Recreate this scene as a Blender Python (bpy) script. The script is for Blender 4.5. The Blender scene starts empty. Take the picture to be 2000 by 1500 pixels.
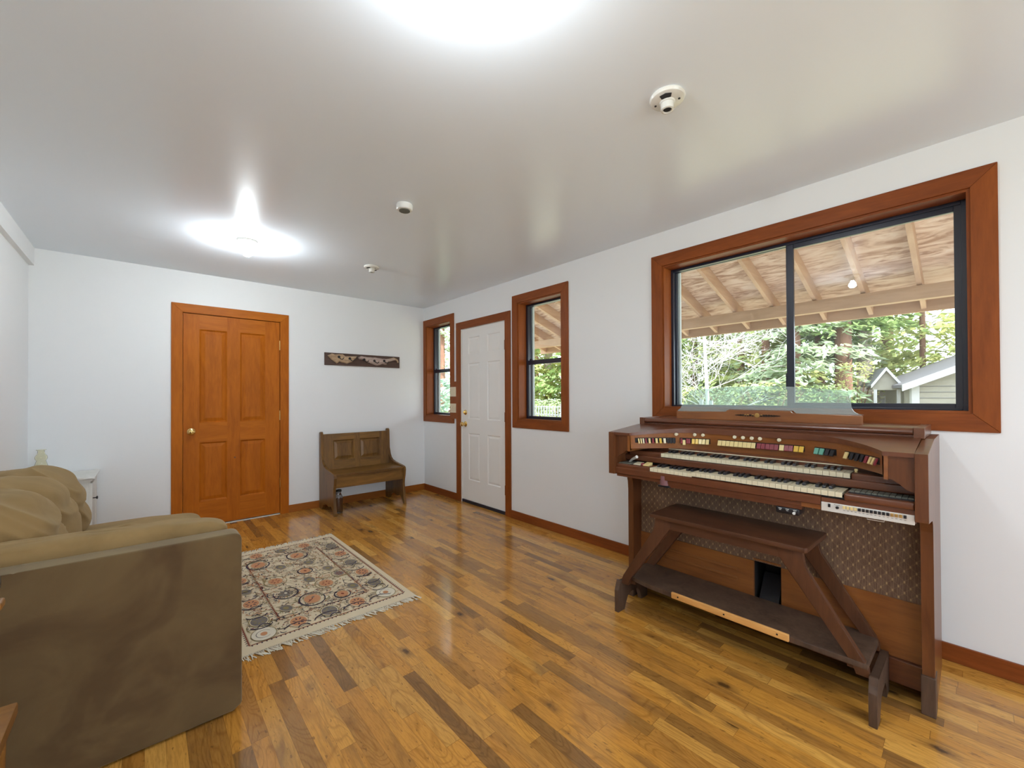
import bpy, bmesh, math, random
from mathutils import Vector, Matrix, noise
PI = math.pi
S = bpy.context.scene
COL = S.collection

# ------------------------------------------------------------ camera
W, D, H, LX, BY = 2.819, 4.953, 2.44, -0.689, -2.6     # right wall, far wall, ceiling, left wall, rear wall
cd = bpy.data.cameras.new('camera'); cam = bpy.data.objects.new('camera', cd); COL.objects.link(cam)
YAW, PIT, ROL = 0.726975, 0.0074020, -0.0046496
F_ = Vector((math.sin(YAW)*math.cos(PIT), math.cos(YAW)*math.cos(PIT), math.sin(PIT)))
R_ = Vector((math.cos(YAW), -math.sin(YAW), 0)); U_ = R_.cross(F_)
R2 = R_*math.cos(ROL) + U_*math.sin(ROL); U2 = -R_*math.sin(ROL) + U_*math.cos(ROL)
m = Matrix((( R2.x, U2.x, -F_.x, 0), (R2.y, U2.y, -F_.y, 0), (R2.z, U2.z, -F_.z, 0), (0, 0, 0, 1)))
cam.matrix_world = Matrix.Translation((0, 0, 1.243007)) @ m
cd.sensor_width = 36; cd.lens = 805.385/2000*36; cd.shift_y = (768.72-750)/2000
cd.clip_start = 0.02; cd.clip_end = 300
S.camera = cam

# ------------------------------------------------------------ sky, sun, added fill lights, exposure
wd = bpy.data.worlds.new('sky'); S.world = wd; wd.use_nodes = True
bg = wd.node_tree.nodes['Background']; bg.inputs[0].default_value = (0.80, 0.90, 1.0, 1); bg.inputs[1].default_value = 5.0
sd = bpy.data.lights.new('sun', 'SUN'); sd.energy = 11.0; sd.angle = 0.02; sd.color = (1, 0.95, 0.86)
so = bpy.data.objects.new('sun', sd); COL.objects.link(so); so.location = (8, -6, 12)
so.rotation_euler = Vector((-0.12, 0.75, -0.85)).to_track_quat('-Z', 'Y').to_euler()
ad = bpy.data.lights.new('added_fill_rear', 'AREA'); ad.shape = 'RECTANGLE'; ad.size = 1.7; ad.size_y = 1.25; ad.energy = 36; ad.color = (0.74, 0.88, 1.0)  # fill light added behind the view, set outside an invented rear window
ao = bpy.data.objects.new('added_fill_rear', ad); COL.objects.link(ao); ao.location = (1.1, BY-0.12, 1.45)
ao.rotation_euler = Vector((0, 1, 0)).to_track_quat('-Z', 'Z').to_euler()
al = bpy.data.lights.new('added_fill_left', 'AREA'); al.shape = 'RECTANGLE'; al.size = 1.4; al.size_y = 1.2; al.energy = 5; al.color = (0.70, 0.86, 1.0)  # second added fill, brightens the right wall and organ from out of view
lo = bpy.data.objects.new('added_fill_left', al); COL.objects.link(lo); lo.location = (LX-0.13, -1.55, 1.5)
lo.rotation_euler = Vector((1, 0, 0)).to_track_quat('-Z', 'Z').to_euler()
S.view_settings.view_transform = 'Standard'; S.view_settings.look = 'None'
S.view_settings.gamma = 1; S.view_settings.use_curve_mapping = False; S.view_settings.exposure = 0.17
BULB = 570.0

# ------------------------------------------------------------ node helpers
class NT:
    def __init__(s, name):
        s.mat = bpy.data.materials.new(name); s.mat.use_nodes = True
        s.t = s.mat.node_tree; s.bs = s.t.nodes['Principled BSDF']; s.out = s.t.nodes['Material Output']
    def n(s, typ, ins=None, **props):
        nd = s.t.nodes.new(typ)
        for k, v in props.items(): setattr(nd, k, v)
        for k, v in (ins or {}).items():
            if isinstance(v, bpy.types.NodeSocket): s.t.links.new(v, nd.inputs[k])
            else: nd.inputs[k].default_value = v
        return nd
    def set(s, **kw):
        for k, v in kw.items():
            k = k.replace('_', ' ')
            if isinstance(v, bpy.types.NodeSocket): s.t.links.new(v, s.bs.inputs[k])
            else: s.bs.inputs[k].default_value = v
    def math(s, op, a, b=0.0, c=0.0):
        nd = s.n('ShaderNodeMath', operation=op)
        for i, v in enumerate((a, b, c)):
            if isinstance(v, bpy.types.NodeSocket): s.t.links.new(v, nd.inputs[i])
            else: nd.inputs[i].default_value = v
        return nd.outputs[0]
    def mix(s, f, a, b, mode='MIX'):
        nd = s.n('ShaderNodeMix', data_type='RGBA', blend_type=mode)
        for i, v in ((0, f), (6, a), (7, b)):
            if isinstance(v, bpy.types.NodeSocket): s.t.links.new(v, nd.inputs[i])
            else: nd.inputs[i].default_value = v if i == 0 else (*v, 1) if len(v) == 3 else v
        return nd.outputs[2]
    def ramp(s, f, stops, interp='LINEAR'):
        nd = s.n('ShaderNodeValToRGB', {0: f}); cr = nd.color_ramp; cr.interpolation = interp
        while len(cr.elements) < len(stops): cr.elements.new(0.5)
        for e, (p, c) in zip(cr.elements, stops): e.position = p; e.color = (*c, 1)
        return nd.outputs[0]
    def coords(s, scale=(1, 1, 1), rot=(0, 0, 0)):
        tc = s.n('ShaderNodeTexCoord')
        mp = s.n('ShaderNodeMapping', {0: tc.outputs['Object'], 'Scale': scale, 'Rotation': rot})
        return mp.outputs[0]
    def noise(s, vec, scale, detail=3, rough=0.5, dist=0.0):
        return s.n('ShaderNodeTexNoise', {'Vector': vec, 'Scale': scale, 'Detail': detail, 'Roughness': rough, 'Distortion': dist}).outputs[0]
    def bump(s, h, strength=0.2, dist=0.002):
        s.set(Normal=s.n('ShaderNodeBump', {'Height': h, 'Strength': strength, 'Distance': dist}).outputs[0])

def paint(name, c, rough=0.5, bump=0.0, spec=0.5, metal=0.0, coat=0.0):
    t = NT(name); t.set(Base_Color=(*c, 1), Roughness=rough, Metallic=metal, Coat_Weight=coat)
    t.bs.inputs['Specular IOR Level'].default_value = spec
    v = t.coords(); f = t.noise(v, 3.0)
    t.set(Base_Color=t.mix(0.06, c, t.ramp(f, [(0.3, tuple(x*0.8 for x in c)), (0.7, tuple(min(1, x*1.15) for x in c))])))
    if bump: t.bump(t.noise(v, 180.0, 2), bump, 0.001)
    return t.mat

def wood(name, c1, c2, axis='Z', rough=0.35, scale=1.0, spec=0.4, blotch=0.35, coat=0.0):
    """grain running along the given axis"""
    t = NT(name)
    st = {'X': (0.12, 1, 1), 'Y': (1, 0.12, 1), 'Z': (1, 1, 0.12)}[axis]
    v = t.coords(st)
    fine = t.noise(v, 85*scale, 4, 0.6, 0.4); mid = t.noise(v, 13*scale, 3, 0.55, 1.2)
    big = t.noise(t.coords(), 2.2, 2)
    f = t.math('ADD', t.math('MULTIPLY', fine, 0.4), t.math('MULTIPLY', mid, 0.6))
    c = t.ramp(f, [(0.33, c2), (0.62, c1)])
    c = t.mix(t.math('MULTIPLY', t.ramp(big, [(0.35, (0, 0, 0)), (0.7, (1, 1, 1))]), blotch), c, tuple(x*0.62 for x in c1))
    t.set(Base_Color=c, Roughness=rough, Coat_Weight=coat, Coat_Roughness=0.15)
    t.bs.inputs['Specular IOR Level'].default_value = spec
    t.bump(fine, 0.12, 0.001)
    return t.mat

def emis(name, c, s):
    t = NT(name); t.set(Base_Color=(*c, 1), Emission_Color=(*c, 1), Emission_Strength=s); return t.mat

def pane(name, tint=(1, 1, 1), ior=1.5, rough=0.0):
    t = NT(name)
    tr = t.n('ShaderNodeBsdfTransparent', {0: (*tint, 1)}); gl = t.n('ShaderNodeBsdfGlossy', {'Color': (1, 1, 1, 1), 'Roughness': rough})
    lw = t.n('ShaderNodeLayerWeight', {0: 0.5}).outputs['Facing']; r0 = ((ior-1)/(ior+1))**2
    fr = t.math('ADD', r0, t.math('MULTIPLY', t.math('POWER', lw, 5.0), 1-r0))
    mx = t.n('ShaderNodeMixShader', {0: fr, 1: tr.outputs[0], 2: gl.outputs[0]})
    t.t.links.new(mx.outputs[0], t.out.inputs[0]); return t.mat

# ------------------------------------------------------------ materials
M = {}
t = NT('wall_paint'); v = t.coords(); t.set(Roughness=0.45, Base_Color=(0.86, 0.865, 0.87, 1)); t.bs.inputs['Specular IOR Level'].default_value = 0.4
t.bump(t.noise(v, 220, 3), 0.06, 0.001); M['wall'] = t.mat
t = NT('ceiling_paint'); v = t.coords(); t.set(Roughness=0.29, Base_Color=(0.84, 0.90, 0.97, 1)); t.bs.inputs['Specular IOR Level'].default_value = 0.45
t.bump(t.noise(v, 120, 3), 0.05, 0.001); M['ceiling'] = t.mat

def floor_mat():
    t = NT('oak_strip_floor'); tc = t.n('ShaderNodeTexCoord'); sp = t.n('ShaderNodeSeparateXYZ', {0: tc.outputs['Object']})
    x, y = sp.outputs[0], sp.outputs[1]
    w = 0.0572
    xi = t.math('DIVIDE', x, w); row = t.math('FLOOR', xi)
    r1 = t.n('ShaderNodeTexWhiteNoise', {'W': row}, noise_dimensions='1D').outputs['Value']
    L = t.math('ADD', 0.36, t.math('MULTIPLY', r1, 0.42))
    yi = t.math('DIVIDE', t.math('ADD', y, t.math('MULTIPLY', r1, 17.3)), L); seg = t.math('FLOOR', yi)
    cv = t.n('ShaderNodeCombineXYZ', {0: row, 1: seg, 2: 0.0}).outputs[0]
    wn = t.n('ShaderNodeTexWhiteNoise', {'Vector': cv}, noise_dimensions='2D')
    rv = wn.outputs['Value']; rc = t.n('ShaderNodeSeparateColor', {0: wn.outputs['Color']})
    base = t.ramp(rv, [(0.0, (0.27, 0.128, 0.033)), (0.08, (0.36, 0.170, 0.038)), (0.22, (0.50, 0.225, 0.042)), (0.45, (0.60, 0.268, 0.044)), (0.7, (0.65, 0.300, 0.050)), (0.9, (0.76, 0.40, 0.088)), (1.0, (0.46, 0.205, 0.040))])
    off = t.n('ShaderNodeCombineXYZ', {0: t.math('MULTIPLY', rv, 31.0), 1: t.math('MULTIPLY', rc.outputs[0], 17.0), 2: t.math('MULTIPLY', rc.outputs[1], 23.0)}).outputs[0]
    pv = t.n('ShaderNodeVectorMath', {0: tc.outputs['Object'], 1: off}, operation='ADD').outputs[0]
    def mp(sx, sy): return t.n('ShaderNodeMapping', {0: pv, 'Scale': (sx, sy, 1)}).outputs[0]
    fine = t.noise(mp(1, 0.10), 170, 4, 0.65, 0.3)
    drk = t.mix(1.0, base, (0.46, 0.38, 0.30), 'MULTIPLY')
    c = t.mix(t.math('MULTIPLY', t.ramp(fine, [(0.38, (1, 1, 1)), (0.56, (0, 0, 0))]), 0.34), base, drk)
    # cathedral grain: thin dark contour lines of a warped field
    fld = t.noise(mp(1, 0.22), 9, 1, 0.4, 0.6)
    cont = t.math('ABSOLUTE', t.math('SUBTRACT', t.math('FRACT', t.math('MULTIPLY', fld, 16.0)), 0.5))
    on = t.math('GREATER_THAN', rc.outputs[2], 0.45)
    c = t.mix(t.math('MULTIPLY', t.math('MULTIPLY', t.ramp(cont, [(0.0, (1, 1, 1)), (0.22, (0, 0, 0))]), on), 0.45), c, drk)
    # soft mineral streaks, knots with halo, flecks
    sk = t.noise(mp(1.5, 0.26), 8, 4, 0.6, 1.0)
    c = t.mix(t.math('MULTIPLY', t.ramp(sk, [(0.52, (0, 0, 0)), (0.70, (1, 1, 1))]), 0.62), c, (0.17, 0.085, 0.030))
    kd = t.n('ShaderNodeTexVoronoi', {'Vector': mp(1, 0.5), 'Scale': 5.2}, feature='F1').outputs['Distance']
    kd = t.math('ADD', kd, t.math('MULTIPLY', t.math('SUBTRACT', t.noise(pv, 40, 2), 0.5), 0.10))
    c = t.mix(t.math('MULTIPLY', t.ramp(kd, [(0.03, (1, 1, 1)), (0.24, (0, 0, 0))], 'EASE'), 0.62), c, (0.13, 0.06, 0.022))
    c = t.mix(t.math('MULTIPLY', t.ramp(kd, [(0.04, (1, 1, 1)), (0.09, (0, 0, 0))]), 0.8), c, (0.045, 0.02, 0.008))
    fl = t.noise(mp(1, 0.35), 85, 2, 0.5)
    c = t.mix(t.math('MULTIPLY', t.ramp(fl, [(0.66, (0, 0, 0)), (0.72, (1, 1, 1))]), 0.55), c, (0.12, 0.055, 0.018))
    # joints
    fx = t.math('FRACT', xi); fy = t.math('FRACT', yi)
    jx = t.math('LESS_THAN', t.math('MINIMUM', fx, t.math('SUBTRACT', 1.0, fx)), 0.010)
    jy = t.math('LESS_THAN', t.math('MINIMUM', fy, t.math('SUBTRACT', 1.0, fy)), 0.0018)
    j = t.math('MAXIMUM', jx, jy)
    c = t.mix(t.math('MULTIPLY', j, 0.45), c, (0.09, 0.035, 0.01))
    big = t.noise(tc.outputs['Object'], 1.3, 2)
    rg = t.math('ADD', 0.15, t.math('MULTIPLY', big, 0.10))
    rg = t.math('ADD', rg, t.math('MULTIPLY', fine, 0.05))
    t.set(Base_Color=c, Roughness=rg, Coat_Weight=0.35, Coat_Roughness=0.09); t.bs.inputs['Specular IOR Level'].default_value = 0.36
    hh = t.math('SUBTRACT', t.math('MULTIPLY', t.noise(tc.outputs['Object'], 22, 2), 0.7), t.math('MULTIPLY', j, 0.6))
    t.bump(hh, 0.10, 0.0015)
    return t.mat
M['floor'] = floor_mat()
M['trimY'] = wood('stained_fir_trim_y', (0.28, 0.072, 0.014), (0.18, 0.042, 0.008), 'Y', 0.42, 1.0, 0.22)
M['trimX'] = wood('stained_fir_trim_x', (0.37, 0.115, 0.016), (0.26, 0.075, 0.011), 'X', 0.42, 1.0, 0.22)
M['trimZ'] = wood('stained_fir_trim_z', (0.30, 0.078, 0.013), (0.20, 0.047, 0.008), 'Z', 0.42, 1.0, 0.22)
M['doorZ'] = wood('fir_door_z', (0.50, 0.138, 0.008), (0.34, 0.084, 0.005), 'Z', 0.45, 1.0, 0.13, 0.25)
M['doorX'] = wood('fir_door_x', (0.52, 0.148, 0.009), (0.36, 0.092, 0.006), 'X', 0.45, 1.0, 0.13, 0.25)
M['white_door'] = paint('white_door_paint', (0.86, 0.84, 0.81), 0.45)
M['brass'] = paint('polished_brass', (0.85, 0.62, 0.25), 0.16, metal=1.0)
M['hinge'] = paint('dark_bronze', (0.16, 0.07, 0.04), 0.4, metal=0.6)
M['blackframe'] = paint('bronze_black_aluminium', (0.012, 0.015, 0.03), 0.28, spec=0.6)
M['glass'] = pane('window_glass', (0.97, 0.985, 0.98))
M['screen_edge'] = paint('pale_exterior_trim', (0.55, 0.62, 0.64), 0.5)
M['oakX'] = wood('brown_oak_x', (0.24, 0.115, 0.024), (0.085, 0.036, 0.009), 'X', 0.38, 0.9)
M['oakZ'] = wood('brown_oak_z', (0.23, 0.11, 0.024), (0.09, 0.038, 0.010), 'Z', 0.38, 0.9)
M['walY'] = wood('walnut_y', (0.165, 0.052, 0.020), (0.090, 0.026, 0.011), 'Y', 0.30, 1.0, 0.5, 0.3, 0.25)
M['walZ'] = wood('walnut_z', (0.165, 0.056, 0.018), (0.09, 0.028, 0.010), 'Z', 0.30, 1.0, 0.4, 0.3, 0.1)
M['walX'] = wood('walnut_x', (0.175, 0.060, 0.022), (0.10, 0.031, 0.013), 'X', 0.30, 1.0, 0.5, 0.3, 0.25)
M['walL'] = wood('walnut_light_y', (0.30, 0.105, 0.026), (0.19, 0.060, 0.017), 'Y', 0.28, 1.0, 0.5, 0.3, 0.3)
M['benchY'] = wood('dark_walnut_y', (0.110, 0.042, 0.020), (0.060, 0.023, 0.012), 'Y', 0.34, 1.0, 0.45)
M['benchZ'] = wood('dark_walnut_z', (0.120, 0.046, 0.021), (0.070, 0.027, 0.013), 'Z', 0.36, 1.0, 0.4)
M['scuff'] = wood('scuffed_dark_walnut', (0.115, 0.066, 0.042), (0.045, 0.025, 0.017), 'Z', 0.5, 0.8)
M['rawwood'] = wood('bare_pine', (0.80, 0.42, 0.13), (0.62, 0.28, 0.075), 'Y', 0.5)
M['ivory'] = paint('ivory_plastic', (0.76, 0.69, 0.50), 0.25)
M['cream'] = paint('cream_plastic', (0.78, 0.62, 0.28), 0.3)
M['yellow'] = paint('yellow_plastic', (0.75, 0.48, 0.06), 0.3)
M['redp'] = paint('maroon_plastic', (0.22, 0.02, 0.03), 0.3)
M['greenp'] = paint('teal_plastic', (0.13, 0.40, 0.30), 0.3)
M['blackp'] = paint('black_plastic', (0.012, 0.012, 0.016), 0.28)
M['greyp'] = paint('grey_rubber', (0.12, 0.12, 0.095), 0.6)
M['alu'] = paint('brushed_aluminium', (0.85, 0.84, 0.80), 0.25, metal=0.3)
M['gold'] = paint('antique_gold', (0.65, 0.42, 0.15), 0.3, metal=1.0)
M['orndark'] = paint('black_bronze_ornament', (0.03, 0.024, 0.02), 0.4, metal=0.6)
M['mauve'] = paint('mauve_wood', (0.20, 0.09, 0.10), 0.35)
M['deskglass'] = pane('music_desk_glass', (0.84, 0.95, 0.91), 1.62)
_t = M['deskglass'].node_tree; _m = [n for n in _t.nodes if n.type == 'MIX_SHADER'][0]; _d = _t.nodes.new('ShaderNodeBsdfDiffuse'); _d.inputs[0].default_value = (0.72, 0.77, 0.80, 1)
_x = _t.nodes.new('ShaderNodeMixShader'); _x.inputs[0].default_value = 0.20; _t.links.new(_m.outputs[0], _x.inputs[1]); _t.links.new(_d.outputs[0], _x.inputs[2]); _t.links.new(_x.outputs[0], [n for n in _t.nodes if n.type == 'OUTPUT_MATERIAL'][0].inputs[0])
M['deskedge'] = paint('frosted_glass_edge', (0.55, 0.72, 0.70), 0.2)
M['porcelain'] = paint('porcelain', (0.74, 0.72, 0.66), 0.22)
M['dark'] = paint('dark_void', (0.01, 0.008, 0.008), 0.7)
M['bulb'] = emis('lit_bulb_glass', (0.875, 0.955, 1.0), BULB)
M['detwhite'] = paint('white_plastic', (0.80, 0.80, 0.77), 0.35)
M['cabwhite'] = wood('distressed_white_paint', (0.80, 0.79, 0.75), (0.70, 0.685, 0.63), 'Z', 0.5, 0.4, 0.35, 0.08)
M['almond'] = paint('almond_plastic', (0.72, 0.62, 0.44), 0.4)
M['iron'] = paint('black_iron', (0.02, 0.018, 0.018), 0.45, metal=0.3)
M['drift'] = wood('driftwood', (0.66, 0.47, 0.30), (0.28, 0.17, 0.10), 'X', 0.7, 1.2, 0.3, 0.5)
M['driftpink'] = wood('driftwood_pale', (0.70, 0.54, 0.46), (0.24, 0.15, 0.13), 'X', 0.7, 1.4, 0.3, 0.5)
M['rackboard'] = wood('rack_board', (0.115, 0.062, 0.045), (0.06, 0.032, 0.024), 'X', 0.55)
t = NT('old_clear_glass'); t.set(Base_Color=(0.93, 0.90, 0.76, 1), Roughness=0.03, Transmission_Weight=1.0, IOR=1.35); M['vase'] = t.mat
t = NT('grey_jar_glass'); t.set(Base_Color=(0.68, 0.66, 0.66, 1), Roughness=0.04, Transmission_Weight=1.0, IOR=1.4); M['jar'] = t.mat

def suede(name, c1, c2, stain=0.0, sheen=0.4):
    t = NT(name); v = t.coords()
    a = t.noise(v, 5.0, 4, 0.6, 0.6); b = t.noise(v, 420, 2)
    c = t.ramp(a, [(0.35, c2), (0.65, c1)])
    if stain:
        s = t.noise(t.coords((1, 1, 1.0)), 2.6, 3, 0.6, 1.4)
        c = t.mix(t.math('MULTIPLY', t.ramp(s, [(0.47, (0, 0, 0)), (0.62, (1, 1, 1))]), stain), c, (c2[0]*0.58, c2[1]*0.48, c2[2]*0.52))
    t.set(Base_Color=c, Roughness=0.9, Sheen_Weight=sheen, Sheen_Roughness=0.45, Sheen_Tint=(0.95, 0.8, 0.55, 1))
    t.bs.inputs['Specular IOR Level'].default_value = 0.15
    t.bump(b, 0.12, 0.001); return t.mat
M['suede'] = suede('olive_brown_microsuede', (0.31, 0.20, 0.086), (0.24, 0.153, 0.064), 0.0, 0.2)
M['suede_panel'] = suede('olive_brown_microsuede_worn_shaded', (0.150, 0.097, 0.044), (0.12, 0.075, 0.034), 0.5, 0.5)  # darker copy of the suede: shade on the arm face is in its colour, plus stains

def grille():
    t = NT('gold_net_grille_cloth'); tc = t.n('ShaderNodeTexCoord'); sp = t.n('ShaderNodeSeparateXYZ', {0: tc.outputs['Object']})
    y, z = sp.outputs[1], sp.outputs[2]; P, Q = 0.037, 0.045
    s = t.math('MULTIPLY', t.math('SINE', t.math('MULTIPLY', z, 2*PI/Q)), 0.25)
    def line(sg):
        u = t.math('ADD', t.math('DIVIDE', y, P), t.math('MULTIPLY', s, sg))
        f = t.math('FRACT', u); return t.math('ABSOLUTE', t.math('SUBTRACT', f, 0.5))
    d1 = line(1.0)
    u2 = t.math('ADD', t.math('ADD', t.math('DIVIDE', y, P), 0.5), t.math('MULTIPLY', s, -1.0))
    d2 = t.math('ABSOLUTE', t.math('SUBTRACT', t.math('FRACT', u2), 0.5))
    d = t.math('MINIMUM', d1, d2); dm = t.math('MAXIMUM', d1, d2)
    ln = t.ramp(d, [(0.0, (1, 1, 1)), (0.07, (0, 0, 0))]); kn = t.ramp(dm, [(0.03, (1, 1, 1)), (0.12, (0, 0, 0))])
    v = t.coords((1, 1, 1)); fn = t.noise(t.n('ShaderNodeMapping', {0: tc.outputs['Object'], 'Scale': (1, 1, 0.06)}).outputs[0], 420, 2)
    base = t.ramp(fn, [(0.35, (0.12, 0.062, 0.038)), (0.65, (0.215, 0.13, 0.078))])
    c = t.mix(t.math('MULTIPLY', ln, 0.30), base, (0.42, 0.27, 0.12))
    c = t.mix(t.math('MULTIPLY', kn, 0.6), c, (0.62, 0.42, 0.20))
    t.set(Base_Color=c, Roughness=0.6); t.bump(fn, 0.2, 0.001); return t.mat
M['grille'] = grille()

# ------------------------------------------------------------ mesh builder
class MB:
    def __init__(s): s.bm = bmesh.new(); s.mats = []
    def mi(s, mat):
        if mat is None: return 0
        if mat not in s.mats: s.mats.append(mat)
        return s.mats.index(mat)
    def _bev(s, vs, bev, seg=2):
        if bev:
            es = list({e for v in vs for e in v.link_edges})
            bmesh.ops.bevel(s.bm, geom=es, offset=bev, segments=seg, affect='EDGES', profile=0.6)
    def box(s, x0, x1, y0, y1, z0, z1, bev=0.0, mat=None, seg=2):
        vs = [s.bm.verts.new((x, y, z)) for x in (x0, x1) for y in (y0, y1) for z in (z0, z1)]
        k = s.mi(mat)
        for f in ((0, 1, 3, 2), (4, 6, 7, 5), (0, 4, 5, 1), (2, 3, 7, 6), (0, 2, 6, 4), (1, 5, 7, 3)):
            s.bm.faces.new([vs[i] for i in f]).material_index = k
        s._bev(vs, bev, seg); return s
    def prism(s, pts, axis, a, b, bev=0.0, mat=None):
        """polygon pts in the plane across axis ('X': (y,z) 'Y': (x,z) 'Z': (x,y)), extruded a..b"""
        def P(p, t): return {'X': (t, p[0], p[1]), 'Y': (p[0], t, p[1]), 'Z': (p[0], p[1], t)}[axis]
        A = [s.bm.verts.new(P(p, a)) for p in pts]; B = [s.bm.verts.new(P(p, b)) for p in pts]
        n = len(pts); k = s.mi(mat)
        s.bm.faces.new(A).material_index = k; s.bm.faces.new(B[::-1]).material_index = k
        for i in range(n): s.bm.faces.new((A[i], B[i], B[(i+1) % n], A[(i+1) % n])).material_index = k
        s._bev(A+B, bev); return s
    def lathe(s, prof, c=(0, 0, 0), axis='Z', n=24, mat=None, cap=True):
        k = s.mi(mat); rings = []
        for r, h in prof:
            ring = []
            for i in range(n):
                a = 2*PI*i/n; u, v = r*math.cos(a), r*math.sin(a)
                p = {'Z': (u, v, h), 'X': (h, u, v), 'Y': (u, h, v)}[axis]
                ring.append(s.bm.verts.new((c[0]+p[0], c[1]+p[1], c[2]+p[2])))
            rings.append(ring)
        for A, B in zip(rings, rings[1:]):
            for i in range(n): s.bm.faces.new((A[i], A[(i+1) % n], B[(i+1) % n], B[i])).material_index = k
        if cap:
            s.bm.faces.new(rings[0][::-1]).material_index = k; s.bm.faces.new(rings[-1]).material_index = k
        return s
    def tube(s, pts, r, n=8, mat=None):
        k = s.mi(mat); rings = []; pts = [Vector(p) for p in pts]
        for i, p in enumerate(pts):
            d = (pts[min(i+1, len(pts)-1)]-pts[max(i-1, 0)]).normalized()
            up = Vector((0, 0, 1)) if abs(d.z) < 0.9 else Vector((1, 0, 0))
            a = d.cross(up).normalized(); b = d.cross(a)
            rr = r[i] if isinstance(r, (list, tuple)) else r
            rings.append([s.bm.verts.new(p+a*rr*math.cos(2*PI*j/n)+b*rr*math.sin(2*PI*j/n)) for j in range(n)])
        for A, B in zip(rings, rings[1:]):
            for i in range(n): s.bm.faces.new((A[i], A[(i+1) % n], B[(i+1) % n], B[i])).material_index = k
        s.bm.faces.new(rings[0][::-1]).material_index = k; s.bm.faces.new(rings[-1]).material_index = k
        return s
    def quad(s, a, b, c, d, mat=None):
        s.bm.faces.new([s.bm.verts.new(p) for p in (a, b, c, d)]).material_index = s.mi(mat); return s
    def sell(s, c, h, e1=0.45, e2=0.45, nu=64, nv=40, fn=None, mat=None):
        """superellipsoid cushion, optional displacement fn(point, normal)->point"""
        k = s.mi(mat)
        def sp(x, e): return math.copysign(abs(x)**e, x)
        rows = []
        for j in range(nv+1):
            v = -PI/2+PI*j/nv; row = []
            for i in range(nu):
                u = 2*PI*i/nu
                q = Vector((sp(math.cos(v), e1)*sp(math.cos(u), e2), sp(math.cos(v), e1)*sp(math.sin(u), e2), sp(math.sin(v), e1)))
                p = Vector((c[0]+h[0]*q.x, c[1]+h[1]*q.y, c[2]+h[2]*q.z))
                if fn: p = fn(p, q)
                row.append(p)
            rows.append(row)
        bot = s.bm.verts.new(rows[0][0]); top = s.bm.verts.new(rows[-1][0])
        R = [[s.bm.verts.new(p) for p in row] for row in rows[1:-1]]
        for A, B in zip(R, R[1:]):
            for i in range(nu): s.bm.faces.new((A[i], A[(i+1) % nu], B[(i+1) % nu], B[i])).material_index = k
        for i in range(nu):
            s.bm.faces.new((bot, R[0][(i+1) % nu], R[0][i])).material_index = k
            s.bm.faces.new((top, R[-1][i], R[-1][(i+1) % nu])).material_index = k
        return s
    def rot(s, mat4, verts=None):
        bmesh.ops.transform(s.bm, matrix=mat4, verts=verts or s.bm.verts[:]); return s
    def build(s, name, mat, parent=None, smooth=False, org=None):
        me = bpy.data.meshes.new(name)
        bmesh.ops.recalc_face_normals(s.bm, faces=s.bm.faces[:])
        off = Vector((0, 0, 0))
        if parent is not None: off = ORG[parent.name]
        elif org is not None: off = Vector(org)
        bmesh.ops.translate(s.bm, vec=-off, verts=s.bm.verts[:])
        if smooth:
            for f in s.bm.faces: f.smooth = True
        s.bm.to_mesh(me); s.bm.free()
        for mm in (s.mats or [mat]): me.materials.append(mm)
        if smooth == 'auto':
            try: me.set_sharp_from_angle(angle=math.radians(35))
            except Exception: pass
        o = bpy.data.objects.new(name, me); COL.objects.link(o)
        if parent is not None: o.parent = parent
        elif org is not None: o.location = org
        ORG[o.name] = off.copy() if parent is not None or org is not None else Vector((0, 0, 0))
        return o
ORG = {}
def thing(name, loc, label=None, cat=None, group=None, kind=None):
    o = bpy.data.objects.new(name, None); COL.objects.link(o); o.location = loc; o.empty_display_size = 0.1
    ORG[o.name] = Vector(loc)
    tag(o, label, cat, group, kind); return o
def tag(o, label=None, cat=None, group=None, kind=None):
    if label: o['label'] = label
    if cat: o['category'] = cat
    if group: o['group'] = group
    if kind: o['kind'] = kind
    return o
def struct(o): o['kind'] = 'structure'; return o
def copy_at(src, parent, loc, mat=None):
    c = src.copy(); 
    if mat is not None:
        c.data = src.data.copy(); c.data.materials.clear(); c.data.materials.append(mat)
    COL.objects.link(c); c.parent = parent; c.location = loc; return c

# ============================================================ ROOM SHELL
T = 0.16
struct(MB().box(LX-T, W+T, BY-T, D+T, -0.10, 0.0).build('floor', M['floor']))
struct(MB().box(LX-T, W+T, BY-T, D+T, H, H+0.12).build('ceiling', M['ceiling']))
def wall_holes(name, axis, p0, p1, a0, a1, z1, holes):
    """wall slab between p0..p1 across its thickness, a0..a1 along, holes (a, b, z0, z1)"""
    mb = MB(); hs = sorted(holes); cur = a0
    def bx(a, b, z0, z):
        if b-a < 1e-4 or z-z0 < 1e-4: return
        if axis == 'X': mb.box(p0, p1, a, b, z0, z)
        else: mb.box(a, b, p0, p1, z0, z)
    for a, b, z0, z in hs:
        bx(cur, a, 0, z1); bx(a, b, 0, z0); bx(a, b, z, z1); cur = b
    bx(cur, a1, 0, z1)
    return struct(mb.build(name, M['wall']))
BIG = (0.010, 1.510, 1.155, 2.187); W2 = (2.484, 3.072, 1.008, 2.190); W1 = (4.305, 4.888, 1.000, 2.187)
FD = (3.262, 4.088, 0.0, 2.055)
wall_holes('wall_right', 'X', W, W+T, BY-T, D+T, H, [BIG, W2, W1, FD])
wall_holes('wall_far', 'Y', D, D+T, LX-T, W, H, [(0.255, 1.085, 0.0, 2.06)])
wall_holes('wall_left', 'X', LX-T, LX, BY-T, D, H, [(-2.25, -0.85, 0.9, 2.1)])
wall_holes('wall_rear', 'Y', BY-T, BY, LX, W, H, [(0.25, 1.95, 0.82, 2.08)])
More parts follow.
